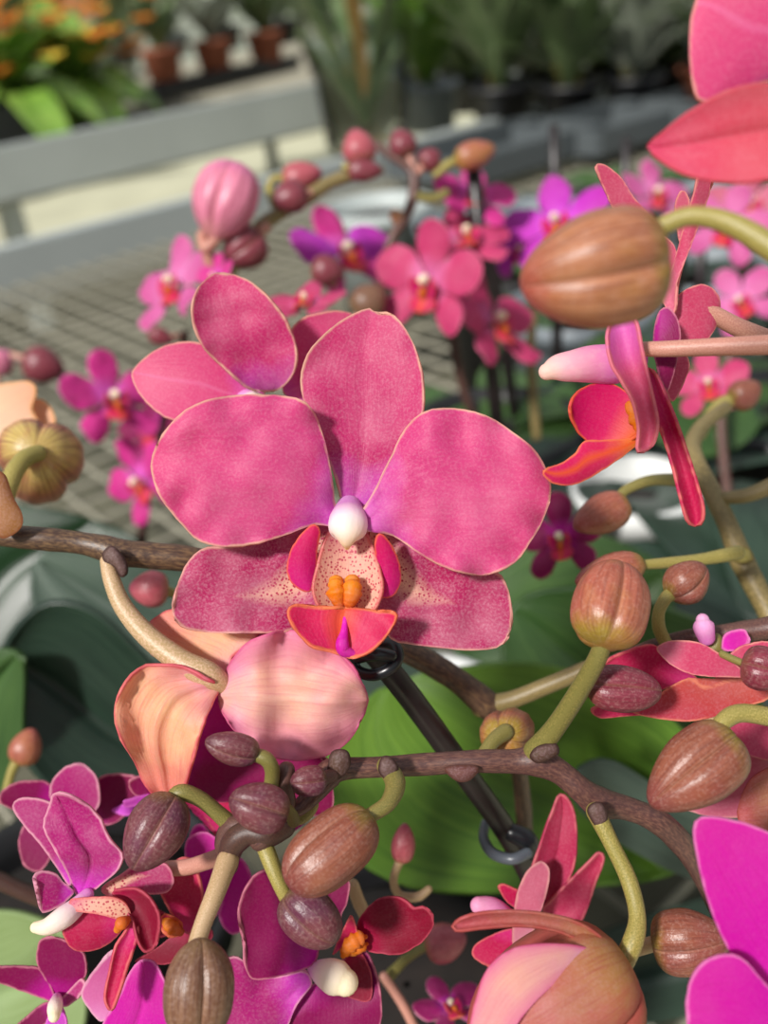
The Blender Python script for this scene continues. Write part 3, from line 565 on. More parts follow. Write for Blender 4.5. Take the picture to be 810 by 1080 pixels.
bud('bronze-purple bud in the lower centre, lower of the touching pair', (304, 944, .154), (354, 990, .152), 58, B_PU,
    [(302, 946, .154, 8), (294, 930, .154, 8), (284, 905, .155, 9), (276, 884, .157, 9)], PEDY, rot=.7, point=.1)
bud('big bronze-grey bud standing on the bottom edge, hanging from a cream stalk', (212, 994, .143), (207, 1092, .141), 76, B_GR,
    [(206, 1002, .147, 10), (214, 975, .149, 9.5), (228, 940, .152, 10.5), (240, 908, .156, 12)], PED, rot=.2, point=.1, fat=.56)
bud('tiny pink bud standing upright on a curled stalk before the green leaf', (424, 908, .20), (427, 870, .20), 26, B_PK,
    [(424, 906, .20, 5), (419, 914, .20, 4.5), (415, 930, .20, 4.5), (422, 944, .20, 4.5), (440, 946, .20, 5), (452, 938, .20, 4)], PED, rot=.5, simple=True)
bud('brown bud lying sideways left of the vivid magenta corner flower', (692, 994, .160), (768, 990, .156), 68, B_BR,
    [(700, 992, .162, 8), (680, 998, .164, 8), (655, 1006, .167, 7), (630, 1012, .17, 6)], PED, rot=.4, fat=.4)
bud('cream and bronze bud seen from its stalk, at the left edge', (38, 476, .205), (48, 500, .240), 88, B_CR,
    [(40, 478, .203, 9), (26, 484, .200, 9.5), (14, 500, .197, 10), (2, 530, .194, 11)], PEDY, rot=.5, fat=.45)
bud('small pink bud below the left stem', (176, 622, .216), (138, 620, .214), 40, B_PK,
    [(172, 622, .217, 6), (184, 626, .218, 5)], PEDY, rot=.5, simple=True)
bud('small tan-pink bud on a bright green stalk over the dark left leaves', (22, 804, .24), (34, 770, .24), 34, B_SA,
    [(20, 800, .24, 6), (12, 815, .24, 5), (6, 840, .24, 5)], PEDY, rot=.5, simple=True)
# big opening bud at the bottom
r = bud('big half-open coral bud with one arched sepal, on the bottom edge right of centre', (654, 1020, .150), (508, 1110, .146), 150, BRONZEP,
    [(655, 1020, .149, 11), (668, 992, .150, 11), (672, 965, .152, 9), (663, 928, .155, 9), (645, 890, .159, 8.5), (628, 856, .163, 10)], PEDY, rot=2.2, point=.1, fat=.42, cat='bud')
sheet('open_sepal', [(646, 1006), (632, 986), (600, 969), (550, 961), (505, 963), (480, 972), (481, 982), (510, 979), (552, 977), (592, 984), (622, 1000), (640, 1012)], BRONZEP, r, db=.147, dt=.144, bowl=.001, tip=5, seed=151)
sheet('petal', [(640, 1008), (600, 996), (545, 999), (516, 1020), (503, 1050), (497, 1090), (520, 1110), (560, 1060), (600, 1025)], PALE, r, db=.146, dt=.139, arch=.004, tip=5, seed=152)

# soft buds further back
bud('large lilac-pink bud leaning up, blurred, at upper left', (226, 250, .33), (250, 176, .33), 70, B_LP, [(228, 252, .33, 6), (216, 262, .33, 6), (214, 248, .335, 6), (225, 285, .34, 6), (250, 300, .34, 6)], PEDR, rot=.4, fat=.6, point=.1)
bud('round dark rose bud right below the lilac-pink bud', (272, 250, .34), (240, 276, .335), 48, B_DK, [(268, 250, .34, 6), (280, 240, .34, 6)], PEDR, rot=.2)
bud('small dark rose bud on the underside of the blurred upper stem', (320, 205, .34), (290, 212, .335), 36, B_DK, [(318, 205, .34, 5), (326, 204, .34, 5)], PEDR, rot=.2, simple=True)
bud('pink bud above the blurred upper stem, left of its bend', (300, 190, .35), (338, 182, .35), 32, B_PK, [(302, 190, .35, 4), (290, 188, .35, 4), (284, 200, .35, 4.5), (290, 216, .345, 5)], PEDY, rot=.8, simple=True)
bud('rose bud at the top end of the blurred upper stem', (382, 172, .35), (374, 138, .35), 36, B_PK, [(382, 170, .35, 5), (384, 182, .35, 5)], PEDR, rot=.4, simple=True)
bud('dark bud on the blurred upper stem just under the rose top bud', (368, 180, .345), (402, 180, .345), 24, B_DK, [(370, 178, .345, 4), (364, 176, .345, 4)], PEDY, rot=.4, simple=True)
bud('round rose bud at the start of the second blurred stem', (430, 164, .37), (418, 138, .37), 30, B_DK, [(430, 160, .37, 4), (436, 178, .37, 4)], PEDR, rot=.4, simple=True)
bud('small dark rose bud right of the second blurred stem', (446, 176, .37), (462, 160, .37), 26, B_DK, [(448, 174, .37, 4), (440, 182, .37, 4)], PEDR, rot=.4, simple=True)
bud('tan-pink bud above the blurred pink flower with orange throat', (482, 170, .37), (520, 156, .37), 30, B_SA, [(484, 168, .37, 4), (472, 174, .37, 5), (460, 184, .37, 4)], PEDY, rot=.4, simple=True)
bud('pale round bud tip at the low end of the second blurred stem', (424, 234, .37), (412, 222, .37), 16, B_CR, [(424, 232, .37, 4), (430, 224, .37, 4)], PEDR, simple=True)
bud('dark mauve bud in front of the blurred violet flower', (330, 284, .35), (362, 288, .35), 34, B_DK, [(332, 284, .35, 4), (352, 300, .355, 4)], PEDR, rot=.4, simple=True)
bud('dark brown bud between the violet and rose blurred flowers', (376, 330, .36), (404, 305, .36), 40, B_GR, [(380, 326, .36, 4), (372, 345, .36, 4)], PEDR, rot=.4, simple=True)
bud('brown-pink bud above the tip of the right olive stem', (772, 424, .26), (800, 406, .26), 34, B_BR, [(774, 422, .26, 7), (762, 424, .26, 6), (750, 436, .26, 6), (738, 458, .26, 7)], PEDY, rot=.4, simple=True)
bud('blurred mauve-pink bud near the left edge', (28, 380, .42), (66, 392, .42), 40, B_DK, [(30, 380, .42, 4), (10, 374, .42, 4)], PEDR, rot=.4, simple=True)
bud('faint mauve bud in the shade at bottom centre', (450, 998, .22), (490, 988, .22), 42, B_PK, [(452, 996, .22, 5), (430, 1010, .222, 5), (410, 1030, .225, 6)], PEDG, rot=.4, simple=True)
bud('tiny dark bud between the blurred lilac flower and the large petals', (158, 350, .38), (182, 360, .38), 20, B_DK, [(180, 356, .38, 3), (196, 352, .38, 3)], PEDR, simple=True)
bud('pale mauve bud at the far left edge beside the blurred mauve bud', (-8, 390, .42), (10, 372, .42), 30, B_LP, [(-6, 388, .42, 4), (-2, 410, .42, 4)], PEDR, simple=True)

# ================================================================== STEMS
def stem(label, pts, mat, parts=(), name='flower_branch', **k):
    r = empty(name, P(*pts[0][:3]), label, 'branch')
    tube('stalk', pts, mat, r, lump=.06, ns=18, **k)
    for nm, q, mm in parts:
        if len(q[0]) == 4: tube(nm, q, mm, r)
        else: sheet(nm, q, mm, r, **dict(db=k.get('bd', .17), dt=.17))
    return r
def bract(r, pts, d, mat, tip=None, arch=.001, seed=0):
    cx = sum(p[0] for p in pts)/len(pts); cy = sum(p[1] for p in pts)/len(pts); k = .97 if mat is BR2 else .78
    pts = [(cx+(x-cx)*k, cy+(y-cy)*k) for x, y in pts]; d += .001
    sheet('bract', pts, mat, r, db=d, dt=d, arch=arch, bowl=-.001, tip=tip, seed=seed, jag=.1)
BR = petal_mat('tan_bract', (80, 58, 44), (84, 58, 46), (74, 50, 40), rim=(60, 38, 34), trans=.15, grain=.3)
BR2 = petal_mat('amber_bract', (150, 96, 44), (156, 102, 46), (130, 76, 40), rim=(140, 80, 50), trans=.25, grain=.3)
r = stem('thick brown flower stem running in from the left edge and passing behind the large flower', [(-60, 560, .176, 11), (0, 565, .176, 11.5), (40, 568, .176, 12.5), (80, 572, .177, 12), (110, 578, .177, 14), (125, 583, .177, 15), (160, 586, .178, 14), (220, 594, .180, 14), (320, 630, .187, 14), (400, 672, .193, 13), (440, 692, .196, 13), (480, 716, .198, 13), (512, 742, .20, 15), (530, 760, .202, 12), (545, 800, .206, 9), (552, 850, .212, 9), (556, 900, .22, 9), (575, 1000, .25, 9), (600, 1100, .29, 9)], STEM)
bract(r, [(-4, 562), (-20, 530), (-10, 498), (4, 500), (14, 525), (24, 544), (22, 558), (6, 568)], .170, BR2, tip=3, seed=3)
bract(r, [(108, 592), (106, 580), (118, 572), (134, 590), (137, 606), (130, 612), (122, 600)], .171, BR, tip=4, seed=4)
tube('side_branch', [(508, 745, .20, 12), (540, 738, .199, 9.5), (580, 722, .197, 9), (618, 706, .195, 9)], STEMO, r)
r = stem('forked brown flower stem across the lower middle, carrying the bud cluster', [(276, 884, .156, 14), (300, 862, .158, 8), (322, 846, .160, 10), (345, 818, .162, 15), (362, 811, .163, 12), (400, 809, .164, 11), (450, 806, .165, 11.5), (500, 803, .165, 12), (540, 803, .166, 13), (566, 803, .166, 16), (590, 814, .166, 13), (612, 832, .166, 13), (632, 846, .167, 16), (660, 852, .168, 12.5), (690, 864, .169, 13), (712, 882, .171, 13.5), (735, 912, .174, 12), (760, 960, .18, 12), (800, 1060, .20, 12)], STEMP)
bract(r, [(345, 826), (345, 800), (352, 788), (368, 790), (372, 806), (362, 822)], .158, BR, tip=3, seed=5)
bract(r, [(398, 812), (402, 796), (412, 796), (422, 810), (414, 826), (404, 822)], .157, BR, tip=3, seed=6)
bract(r, [(466, 810), (480, 806), (508, 808), (500, 822), (486, 826), (474, 820)], .161, petal_mat('rosy_bract', (90, 52, 44), (96, 54, 46), (90, 50, 42), rim=(90, 54, 44), trans=.1), tip=2, seed=7)
bract(r, [(556, 798), (566, 786), (588, 782), (592, 794), (576, 804), (564, 806)], .160, BR, tip=3, seed=8)
bract(r, [(618, 856), (622, 846), (634, 844), (642, 858), (640, 872), (630, 876)], .160, BR, tip=4, seed=9)
tube('side_branch', [(240, 912, .158, 12), (246, 890, .157, 13), (262, 878, .156, 14), (280, 880, .156, 14), (300, 872, .158, 12)], STEMD, r, lump=.2)
tube('side_branch', [(296, 868, .158, 10), (304, 846, .158, 8), (300, 828, .157, 9), (302, 812, .157, 9)], STEMP, r, lump=.1)
tube('side_branch', [(240, 904, .160, 6), (236, 890, .160, 10), (243, 872, .159, 10), (258, 870, .158, 11)], STEMP, r)
r = stem('thin yellow-green stem curling behind the small bud cluster', [(300, 868, .163, 6), (320, 862, .163, 6), (330, 850, .163, 6), (326, 842, .163, 6)], PEDY, step=8)
r = stem('mauve side stem crossing behind the purple bud at lower left', [(170, 916, .172, 8), (200, 914, .170, 8.5), (236, 902, .166, 9)], PEDR)
r = stem('olive flower stem rising at the right edge through the blurred plants', [(845, 720, .205, 13), (822, 670, .206, 12), (800, 625, .208, 11.5), (782, 590, .21, 12.5), (768, 555, .213, 10.5), (752, 522, .217, 10.5), (736, 494, .222, 11), (730, 470, .23, 9), (742, 448, .24, 8), (765, 430, .25, 7)], STEMO)
tube('side_branch', [(766, 525, .215, 7), (790, 522, .213, 8), (820, 510, .211, 9)], STEMO, r)
bract(r, [(766, 585), (778, 575), (792, 578), (796, 592), (780, 596)], .205, petal_mat('green_bract', (170, 168, 84), (180, 170, 90), (160, 150, 80), rim=(140, 120, 70)), tip=3)
r = stem('brown stem behind the edge-on crimson flower at the right edge', [(640, 700, .182, 6), (690, 682, .180, 8), (730, 672, .178, 9), (765, 668, .177, 10), (800, 664, .176, 12), (850, 655, .174, 13)], STEMP)
bract(r, [(744, 690), (748, 672), (758, 666), (768, 684), (760, 696)], .172, PEDG, tip=2)
r = stem('blurred brown stem with a row of rose buds at upper left', [(232, 300, .335, 8), (262, 258, .34, 8), (276, 238, .342, 8), (300, 222, .343, 7.5), (325, 207, .345, 8), (350, 192, .347, 7), (380, 182, .349, 7), (400, 180, .35, 5)], STEMO)
r = stem('blurred reddish stem with forking twigs above the rose flowers', [(396, 152, .37, 4), (412, 164, .37, 4.5), (434, 180, .37, 5), (436, 205, .37, 6), (428, 228, .37, 5.5), (410, 260, .37, 5), (400, 320, .38, 5)], STEMP)
tube('side_branch', [(436, 206, .37, 5), (455, 210, .37, 5), (470, 204, .37, 5)], PEDG, r)
r = stem('short pale stem below the tiny pink bud, in the shade', [(372, 934, .19, 7), (380, 955, .19, 7), (392, 975, .19, 7)], PED)
r = stem('mauve thin stem rising to a faint flower in the dark at bottom centre', [(405, 1030, .22, 5), (425, 1060, .22, 5), (445, 1100, .22, 5)], PEDR)
r = stem('dim brown stem in the shade at the left edge', [(-20, 920, .21, 9), (20, 938, .212, 9), (50, 950, .214, 9)], STEMD)

r = stem('blurred dark branch linking the magenta flowers at left', [(196, 352, .38, 4), (190, 380, .385, 4), (176, 430, .39, 4), (160, 500, .39, 4), (150, 560, .39, 5), (150, 640, .40, 5)], STEMD)
r = stem('blurred dark branch rising behind the rose flower group', [(500, 215, .40, 4), (488, 260, .40, 4), (476, 320, .40, 5), (486, 400, .41, 5), (520, 500, .42, 5), (540, 600, .43, 5)], STEMD)
r = stem('blurred branch under the purple flower', [(590, 240, .415, 4), (572, 290, .42, 4), (560, 360, .42, 5), (566, 460, .43, 5)], STEMO)
r = stem('blurred branch carrying the pale pink flowers at the right', [(770, 235, .44, 4), (785, 300, .44, 4), (772, 360, .44, 5), (760, 440, .44, 5), (770, 540, .44, 5)], STEMP)
r = stem('thin blurred twig at the left edge carrying the mauve buds', [(-30, 366, .42, 4), (0, 376, .42, 4), (30, 382, .42, 4)], STEMP)
# stake and clips
STAKE = plain('black_stake', (30, 22, 24), .35, nscale=200)
CLIP = plain('black_clip', (22, 24, 28), .3); CLIPG = plain('grey_clip', (78, 84, 92), .35)
r = empty('plant_stake', P(390, 690, .175), 'slanting black plant stake running down from behind the large flower', 'stake')
tube('rod', [(378, 668, .1745, 13), (430, 732, .180, 13), (490, 815, .188, 12.5), (545, 895, .197, 12), (600, 1010, .22, 12), (660, 1130, .26, 12)], STAKE, r, step=3)
r = empty('stake_clip', P(402, 694, .170), 'shiny black plastic clip at the top of the slanting stake', 'clip')
tube('ring', [(372, 690, .172, 6), (376, 706, .170, 6), (392, 712, .168, 6.5), (410, 706, .167, 6.5), (420, 694, .168, 6), (416, 680, .170, 6), (402, 678, .172, 5)], CLIP, r)
tube('jaw', [(378, 694, .169, 6), (395, 690, .166, 7), (412, 692, .167, 7)], CLIP, r)
r = empty('stake_clip', P(535, 890, .193), 'grey plastic clip low on the slanting stake, before the green leaf', 'clip')
tube('ring', [(512, 868, .200, 5), (510, 884, .196, 5.5), (520, 900, .192, 6), (540, 906, .189, 6), (556, 900, .190, 6)], CLIPG, r)
tube('jaw', [(540, 878, .193, 10), (556, 886, .193, 11), (562, 900, .194, 8)], CLIP, r)
# ================================================================== SOFT FLOWERS
def pair(*a, **k): return gen_flower(*a, **k)
pair('blurred lilac-pink orchid flower facing left, above the left edge of the large flower', (186, 300, .36), 56, LILAC, yaw=-38, pitch=20, roll=8, seed=1, mat2=LILAC)
pair('blurred violet-pink orchid flower with a dark bud before it', (362, 266, .39), 60, VIOL, yaw=30, pitch=25, roll=14, seed=2, mat2=FARM)
pair('blurred rose flower with white column and orange lip, nearest in the upper middle group', (452, 296, .36), 62, FARP, yaw=-30, pitch=-5, roll=-12, seed=3)
pair('blurred pink orchid flower turned away, right of the rose flower with white column', (520, 340, .38), 60, FARP, yaw=42, pitch=25, roll=6, seed=4, mat2=FARP)
pair('blurred hot-pink flower with orange throat at the top of the middle group', (500, 206, .39), 44, FARM, yaw=15, pitch=30, roll=-10, seed=5)
pair('blurred dusky rose flower between the hot-pink and white-columned ones', (490, 250, .38), 50, FARP, yaw=10, pitch=42, roll=4, seed=6)
pair('blurred purple orchid flower behind the big tan bud', (588, 236, .40), 58, VIOL, yaw=-28, pitch=20, roll=12, seed=7)
pair('blurred magenta orchid flower in profile, left of the large flower', (118, 420, .37), 54, FARM, yaw=35, pitch=22, roll=10, seed=8)
pair('blurred magenta orchid flower drooping just left of the large petal', (148, 506, .38), 48, FARM, yaw=-35, pitch=-12, roll=24, seed=9)
pair('dim magenta orchid flower in shade right of the large flower', (592, 566, .25), 48, MAGD, yaw=-30, pitch=10, roll=10, seed=10)
pair('blurred pink flower with pale lip near the right edge, beside the brown-pink bud', (748, 405, .33), 40, FARP, yaw=-30, pitch=18, roll=10, seed=11)
pair('blurred pale pink flower at right, just under the top right flower', (768, 238, .42), 44, LILAC, yaw=-20, pitch=0, roll=-20, seed=12)
pair('blurred mauve flower at the right edge, above the brown-pink bud', (780, 318, .42), 40, LILAC, yaw=-30, pitch=10, roll=30, seed=13)
pair('blurred small pink flower in the far right group, next to the big tan bud stalk', (690, 205, .46), 40, LILAC, yaw=20, pitch=20, seed=14)
pair('blurred dusky pink flower in the far group above the pale pink right flower', (790, 215, .48), 44, DUSTY, yaw=-10, pitch=10, seed=15)
pair('small violet flower in the dark at the bottom edge, right of centre-left', (474, 1062, .22), 38, MAG, yaw=20, pitch=70, roll=10, seed=16)
pair('blurred violet flower between the rose group and the purple flower', (545, 262, .42), 34, VIOL, yaw=20, pitch=0, roll=10, seed=17)
pair('blurred pale pink flower peeking over the upper left flower', (322, 320, .30), 42, FARP, yaw=-10, pitch=55, seed=18)
pair('blurred hot-pink flower directly under the round dark rose bud', (228, 292, .33), 26, FARM, yaw=-40, pitch=10, seed=19)
pair('blurred mauve flower left of the large petals, under the pink profile flower', (160, 452, .42), 40, MAGD, yaw=-30, pitch=10, roll=10, seed=20)
r = empty('orchid_flower', P(20, 430, .25), 'cream and peach orchid flower seen from behind at the left edge', 'flower')
sheet('petal', [(-20, 450), (-20, 410), (0, 405), (30, 402), (38, 412), (34, 432), (40, 450), (20, 470), (-10, 480)], CREAMP, r, db=.25, dt=.246, seed=161, tip=4)
sheet('petal', [(0, 470), (20, 440), (35, 420), (52, 428), (58, 446), (50, 462), (20, 490)], CREAMP, r, db=.253, dt=.25, seed=162, tip=4)
r = empty('orchid_flower', P(650, 200, .17), 'narrow pink petal tip rising behind the big tan bud', 'flower')
sheet('petal', [(672, 240), (650, 225), (637, 200), (628, 176), (638, 174), (655, 188), (668, 208), (690, 235)], SALMON, r, db=.17, dt=.166, seed=163, tip=3)

# ================================================================== LEAVES
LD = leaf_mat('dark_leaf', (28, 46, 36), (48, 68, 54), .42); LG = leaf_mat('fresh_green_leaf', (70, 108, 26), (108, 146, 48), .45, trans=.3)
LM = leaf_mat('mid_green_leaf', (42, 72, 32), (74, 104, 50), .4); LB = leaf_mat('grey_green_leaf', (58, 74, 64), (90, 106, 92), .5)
def leaf(label, pts, mat, db, dt, tip=None, **k):
    o = sheet('orchid_leaf', pts, mat, None, db=db, dt=dt, tip=tip, thick=.002, jag=.0, nu=26, **k)
    return tag(o, label, 'leaf')
def leaf(label, pts, mat, db, dt, tip=None, seed=0, **k):
    o = sheet('orchid_leaf', pts, mat, None, db=db, dt=dt, tip=tip, thick=.002, jag=.0, nu=26, seed=seed, ridge=.004, **k)
    c = P(*pts[0], db); o.data.transform(Matrix.Translation(-c)); o.location = c
    return tag(o, label, 'leaf')
leaf('broad fresh green leaf behind the lower flower stem', [(420, 720), (360, 770), (340, 830), (370, 900), (430, 935), (520, 942), (610, 935), (700, 922), (745, 890), (740, 800), (680, 740), (560, 700)], LG, .275, .262, tip=7, seed=1, bowl=.01)
leaf('dark green leaf behind the small salmon and brown buds at right', [(820, 900), (740, 930), (650, 860), (560, 790), (530, 700), (540, 640), (600, 620), (700, 640), (790, 700)], LM, .30, .31, tip=5, seed=2, bowl=.01)
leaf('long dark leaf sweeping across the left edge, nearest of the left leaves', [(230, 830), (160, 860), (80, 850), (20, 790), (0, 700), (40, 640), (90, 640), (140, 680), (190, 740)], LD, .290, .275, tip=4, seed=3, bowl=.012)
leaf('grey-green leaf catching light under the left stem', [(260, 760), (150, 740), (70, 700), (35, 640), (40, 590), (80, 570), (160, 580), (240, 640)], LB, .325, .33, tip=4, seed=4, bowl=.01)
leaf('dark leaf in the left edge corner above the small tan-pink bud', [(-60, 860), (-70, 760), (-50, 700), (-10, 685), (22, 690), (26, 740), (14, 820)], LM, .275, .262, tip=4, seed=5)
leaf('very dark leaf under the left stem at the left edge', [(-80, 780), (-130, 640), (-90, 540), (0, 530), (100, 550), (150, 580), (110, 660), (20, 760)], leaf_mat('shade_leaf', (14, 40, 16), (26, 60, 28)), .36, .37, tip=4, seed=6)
leaf('pale green leaf in the lower left corner behind the magenta flowers', [(-80, 1040), (-60, 980), (0, 960), (60, 980), (90, 1030), (80, 1100), (0, 1120)], leaf_mat('pale_leaf', (120, 140, 84), (140, 160, 110)), .27, .25, tip=3, seed=7)
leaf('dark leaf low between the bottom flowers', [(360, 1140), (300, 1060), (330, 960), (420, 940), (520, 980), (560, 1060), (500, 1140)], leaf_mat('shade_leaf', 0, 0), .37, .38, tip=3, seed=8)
leaf('grey-green leaf below the fork of the lower stem at right', [(800, 920), (740, 930), (640, 880), (600, 830), (640, 800), (730, 850), (820, 860)], LB, .262, .250, tip=3, seed=9)
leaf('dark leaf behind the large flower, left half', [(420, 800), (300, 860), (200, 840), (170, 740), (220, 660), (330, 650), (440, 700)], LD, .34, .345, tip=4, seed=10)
leaf('dark green leaf behind the right lower edge of the large flower', [(700, 600), (600, 560), (520, 600), (480, 680), (500, 740), (600, 740), (700, 700)], LM, .37, .38, tip=3, seed=11)
leaf('blurred green leaf at right behind the side-view flower', [(760, 480), (700, 470), (600, 400), (640, 350), (720, 380), (800, 440)], LM, .46, .46, tip=3, seed=12)
leaf('blurred green leaf edge at the lower right behind the brown bud', [(840, 1000), (760, 1060), (640, 1080), (560, 1040), (600, 1000), (700, 960), (800, 940)], LD, .34, .35, tip=3, seed=13)
# ================================================================== BENCHES, POTS, ROOM
ZB = .80
def struct(o): o['kind'] = 'structure'; return o
def box(name, c, sx, sy, sz, mat, parent=None, M=None, bevel=.003):
    "sx along bench, sy across, sz up; M = rotation about z"
    bm = bmesh.new(); bmesh.ops.create_cube(bm, size=1)
    bmesh.ops.scale(bm, vec=(sx, sy, sz), verts=bm.verts)
    if bevel: bmesh.ops.bevel(bm, geom=list(bm.edges), offset=bevel, segments=2, affect='EDGES')
    if M: bmesh.ops.rotate(bm, matrix=M, verts=bm.verts)
    bmesh.ops.translate(bm, vec=Vector(c)-(parent.location if parent else Vector((0, 0, 0))), verts=bm.verts)
    me = bpy.data.meshes.new(name); bm.to_mesh(me); bm.free(); me.materials.append(mat)
    o = bpy.data.objects.new(name, me); COL.objects.link(o)
    if parent: o.parent = parent
    return o
ALU = plain('aluminium', (178, 184, 182), .5, metal=.1, nscale=6, var=.06)
WIREM = plain('galvanised_wire', (140, 136, 120), .6)
a = G(0, 262, ZB+.03); b = G(215, 206, ZB+.03)
dr = (b-a); dr.z = 0; dr.normalize(); nr = Vector((-dr.y, dr.x, 0)); ang = math.atan2(dr.y, dr.x); RZ = Matrix.Rotation(ang, 3, 'Z')
print('RAIL near', a, b, 'angle', math.degrees(ang))
c2 = G(150, 124, ZB+.05); print('RAIL far', c2)
def along(o, s, t, z): q = o+dr*s+nr*t; return Vector((q.x, q.y, z))
mid = (a+b)/2
# near bench
nb = empty('plant_bench', along(mid, 0, -.7, ZB), 'near wire-mesh plant bench with a grey aluminium rim, under the pots', 'bench')
box('rim', along(mid, .3, 0, ZB-.01), 4.6, .03, .085, ALU, nb, RZ)
W = []; F = []
def wire(p, q, r):
    d = (q-p).normalized(); s = d.cross(Vector((0, 0, 1))).normalized()*r; u = Vector((0, 0, r)); i = len(W)
    for c in (p, q): W.extend([c+s, c+u, c-s, c-u])
    for k in range(4): F.append((i+k, i+(k+1) % 4, i+4+(k+1) % 4, i+4+k))
for k in range(-56, 78): wire(along(mid, k*.034, -1.5, ZB-.02), along(mid, k*.034, 0, ZB-.02), .0022)
for k in range(0, 43): wire(along(mid, -1.9, -k*.034-.03, ZB-.023), along(mid, 2.6, -k*.034-.03, ZB-.023), .0022)
mesh_obj('wire_mesh', W, F, WIREM, nb, smooth=False)
# dark sheet below the mesh, bench shade on the floor put into its colour
box('under_mesh_sheet', along(mid, .3, -.72, ZB-.10), 4.6, 1.42, .004, plain('shaded_floor_sheet', (92, 90, 74), .9, nscale=14, var=.4), nb, RZ, bevel=0)
for s in (-1.6, .2, 2.0):
    for t in (-.05, -1.3): box('leg', along(mid, s, t, (ZB-.1)/2), .05, .05, ZB-.1, ALU, nb, RZ)
# far bench
t2 = (c2-mid).dot(nr); print('gap', t2)
fb = empty('plant_bench', along(mid, 0, t2+.6, ZB), 'far plant bench with a tall grey aluminium side, carrying potted plants', 'bench')
box('rim', along(mid, .4, t2, ZB-.01), 7, .03, .12, ALU, fb, RZ)
SLAT = plain('bench_slats', (130, 124, 110), .8, nscale=20, var=.2)
W = []; F = []
for k in range(-40, 60): wire(along(mid, k*.05, t2, ZB-.01), along(mid, k*.05, t2+2.3, ZB-.01), .006)
for k in range(38): wire(along(mid, -2.2, t2+.03+k*.06, ZB-.02), along(mid, 3.2, t2+.03+k*.06, ZB-.02), .006)
mesh_obj('wire_mesh', W, F, WIREM, fb, smooth=False)
box('under_mesh_sheet', along(mid, .4, t2+1.16, ZB-.08), 7, 2.26, .004, SLAT, fb, RZ, bevel=0)
for s in (-2, .2, 2.4):
    for t in (.06, 2.2): box('leg', along(mid, s, t2+t, (ZB-.08)/2), .05, .05, ZB-.08, ALU, fb, RZ)
# room
fl = box('floor', (0, 6, -.05), 24, 24, .1, plain('concrete_floor', (188, 186, 160), .85, nscale=3, var=.12), bevel=0); struct(fl)
WALL = plain('greenhouse_wall', (150, 156, 146), .7, nscale=2, var=.2)
wb = box('wall_back', (0, 11, 2), 24, .1, 4, WALL, bevel=0); struct(wb)

for px, py, s_, lb in ((525, 172, .34, 'left'), (640, 146, .30, 'middle'), (735, 128, .26, 'right')):
    q = G(px, py, ZB); q.z = ZB+.012; ty = empty('growing_tray', q, 'flat grey plastic tray near the far edge of the near bench, '+lb, 'tray', 'growing trays'); DT = plain('dark_grey_plastic', (84, 90, 92), .5)
    box('tray_base', q+Vector((0, 0, -.008)), s_, .2, .006, DT, ty, RZ)
    for s in (-1, 1):
        box('tray_side', q+nr*.1*s+Vector((0, 0, .01)), s_, .008, .045, DT, ty, RZ); box('tray_side', q+dr*s_/2*s+Vector((0, 0, .01)), .008, .2, .045, DT, ty, RZ)
# pots
def lathe(name, prof, c, mat, parent=None, n=32):
    V = []; F = []
    for r_, z in prof:
        for k in range(n): V.append(Vector(c)+Vector((r_*math.cos(2*PI*k/n), r_*math.sin(2*PI*k/n), z)))
    for i in range(len(prof)-1):
        for k in range(n): F.append((i*n+k, i*n+(k+1) % n, (i+1)*n+(k+1) % n, (i+1)*n+k))
    F.append(tuple(range(n)))
    return mesh_obj(name, V, F, mat, parent)
BLK = plain('black_pot', (26, 26, 28), .45); GRY = plain('grey_pot', (112, 120, 126), .5); WHT = plain('white_pot', (214, 216, 214), .5); TER = plain('terracotta_pot', (150, 84, 58), .7)
BARK = plain('bark_chips', (26, 19, 15), .9, nscale=120, var=.5)
def pot(label, c, r_, h, mat, name='plant_pot', group=None, parent=None):
    root = parent or empty(name, c, label, 'pot', group)
    lathe('pot_wall' if True else '', [(r_*.74, 0), (r_*.95, h*.86), (r_*.97, h*.87), (r_*1.06, h*.87), (r_*1.06, h), (r_*.98, h), (r_*.94, h*.88), (r_*.9, h*.8)], c, mat, root)
    V = lathe('potting_bark', [(r_*.86, h*.70), (r_*.9, h*.84), (r_*.5, h*.9), (.001, h*.9)], c, BARK, root)
    return root
near_pots = [
 ('white pot in the blurred middle distance, below the side-view flower', 672, 482, .030, .11, WHT),
 ('grey pot with a pale rim at the right edge behind the olive stem', 800, 610, .048, .10, GRY),
 ('pale pot behind the top buds of the upper stem', 395, 200, .06, .12, plain('pale_pot', (170, 178, 176), .5)),
 ('white pot gleaming behind the slanting stake', 440, 722, .034, .11, WHT),
 ('black pot in the shade at bottom centre', 420, 980, .045, .10, BLK),
 ('black pot behind the rose flower group', 520, 420, .05, .11, BLK),
 ('black pot at the right, beyond the side-view flower', 690, 390, .05, .11, BLK),
 ('black pot at the far right edge beyond the brown-pink bud', 835, 400, .05, .11, BLK),
 ('black pot under the lower left leaves', 60, 930, .05, .09, BLK),
 ('grey pot behind the purple flower', 610, 300, .055, .11, GRY),
 ('grey pot behind the top right flower', 740, 260, .055, .11, GRY),
 ('grey pot at the far edge of the near bench, left', 560, 205, .055, .11, GRY),
 ('black pot at the far edge of the near bench', 650, 190, .055, .11, BLK),
 ('grey pot at the far edge of the near bench, right', 735, 185, .055, .11, GRY),
 ('grey pot below the tan-pink blurred bud', 490, 215, .05, .11, GRY),
 ('black pot beyond the purple flower', 530, 262, .055, .11, BLK),
]
for lb, px, py, r_, h, mt in near_pots:
    q = G(px, py, ZB+h); pot(lb, Vector((q.x, q.y, ZB-.015)), r_, h, mt)
    print('pot', px, py, (q-CAM).dot(FW))
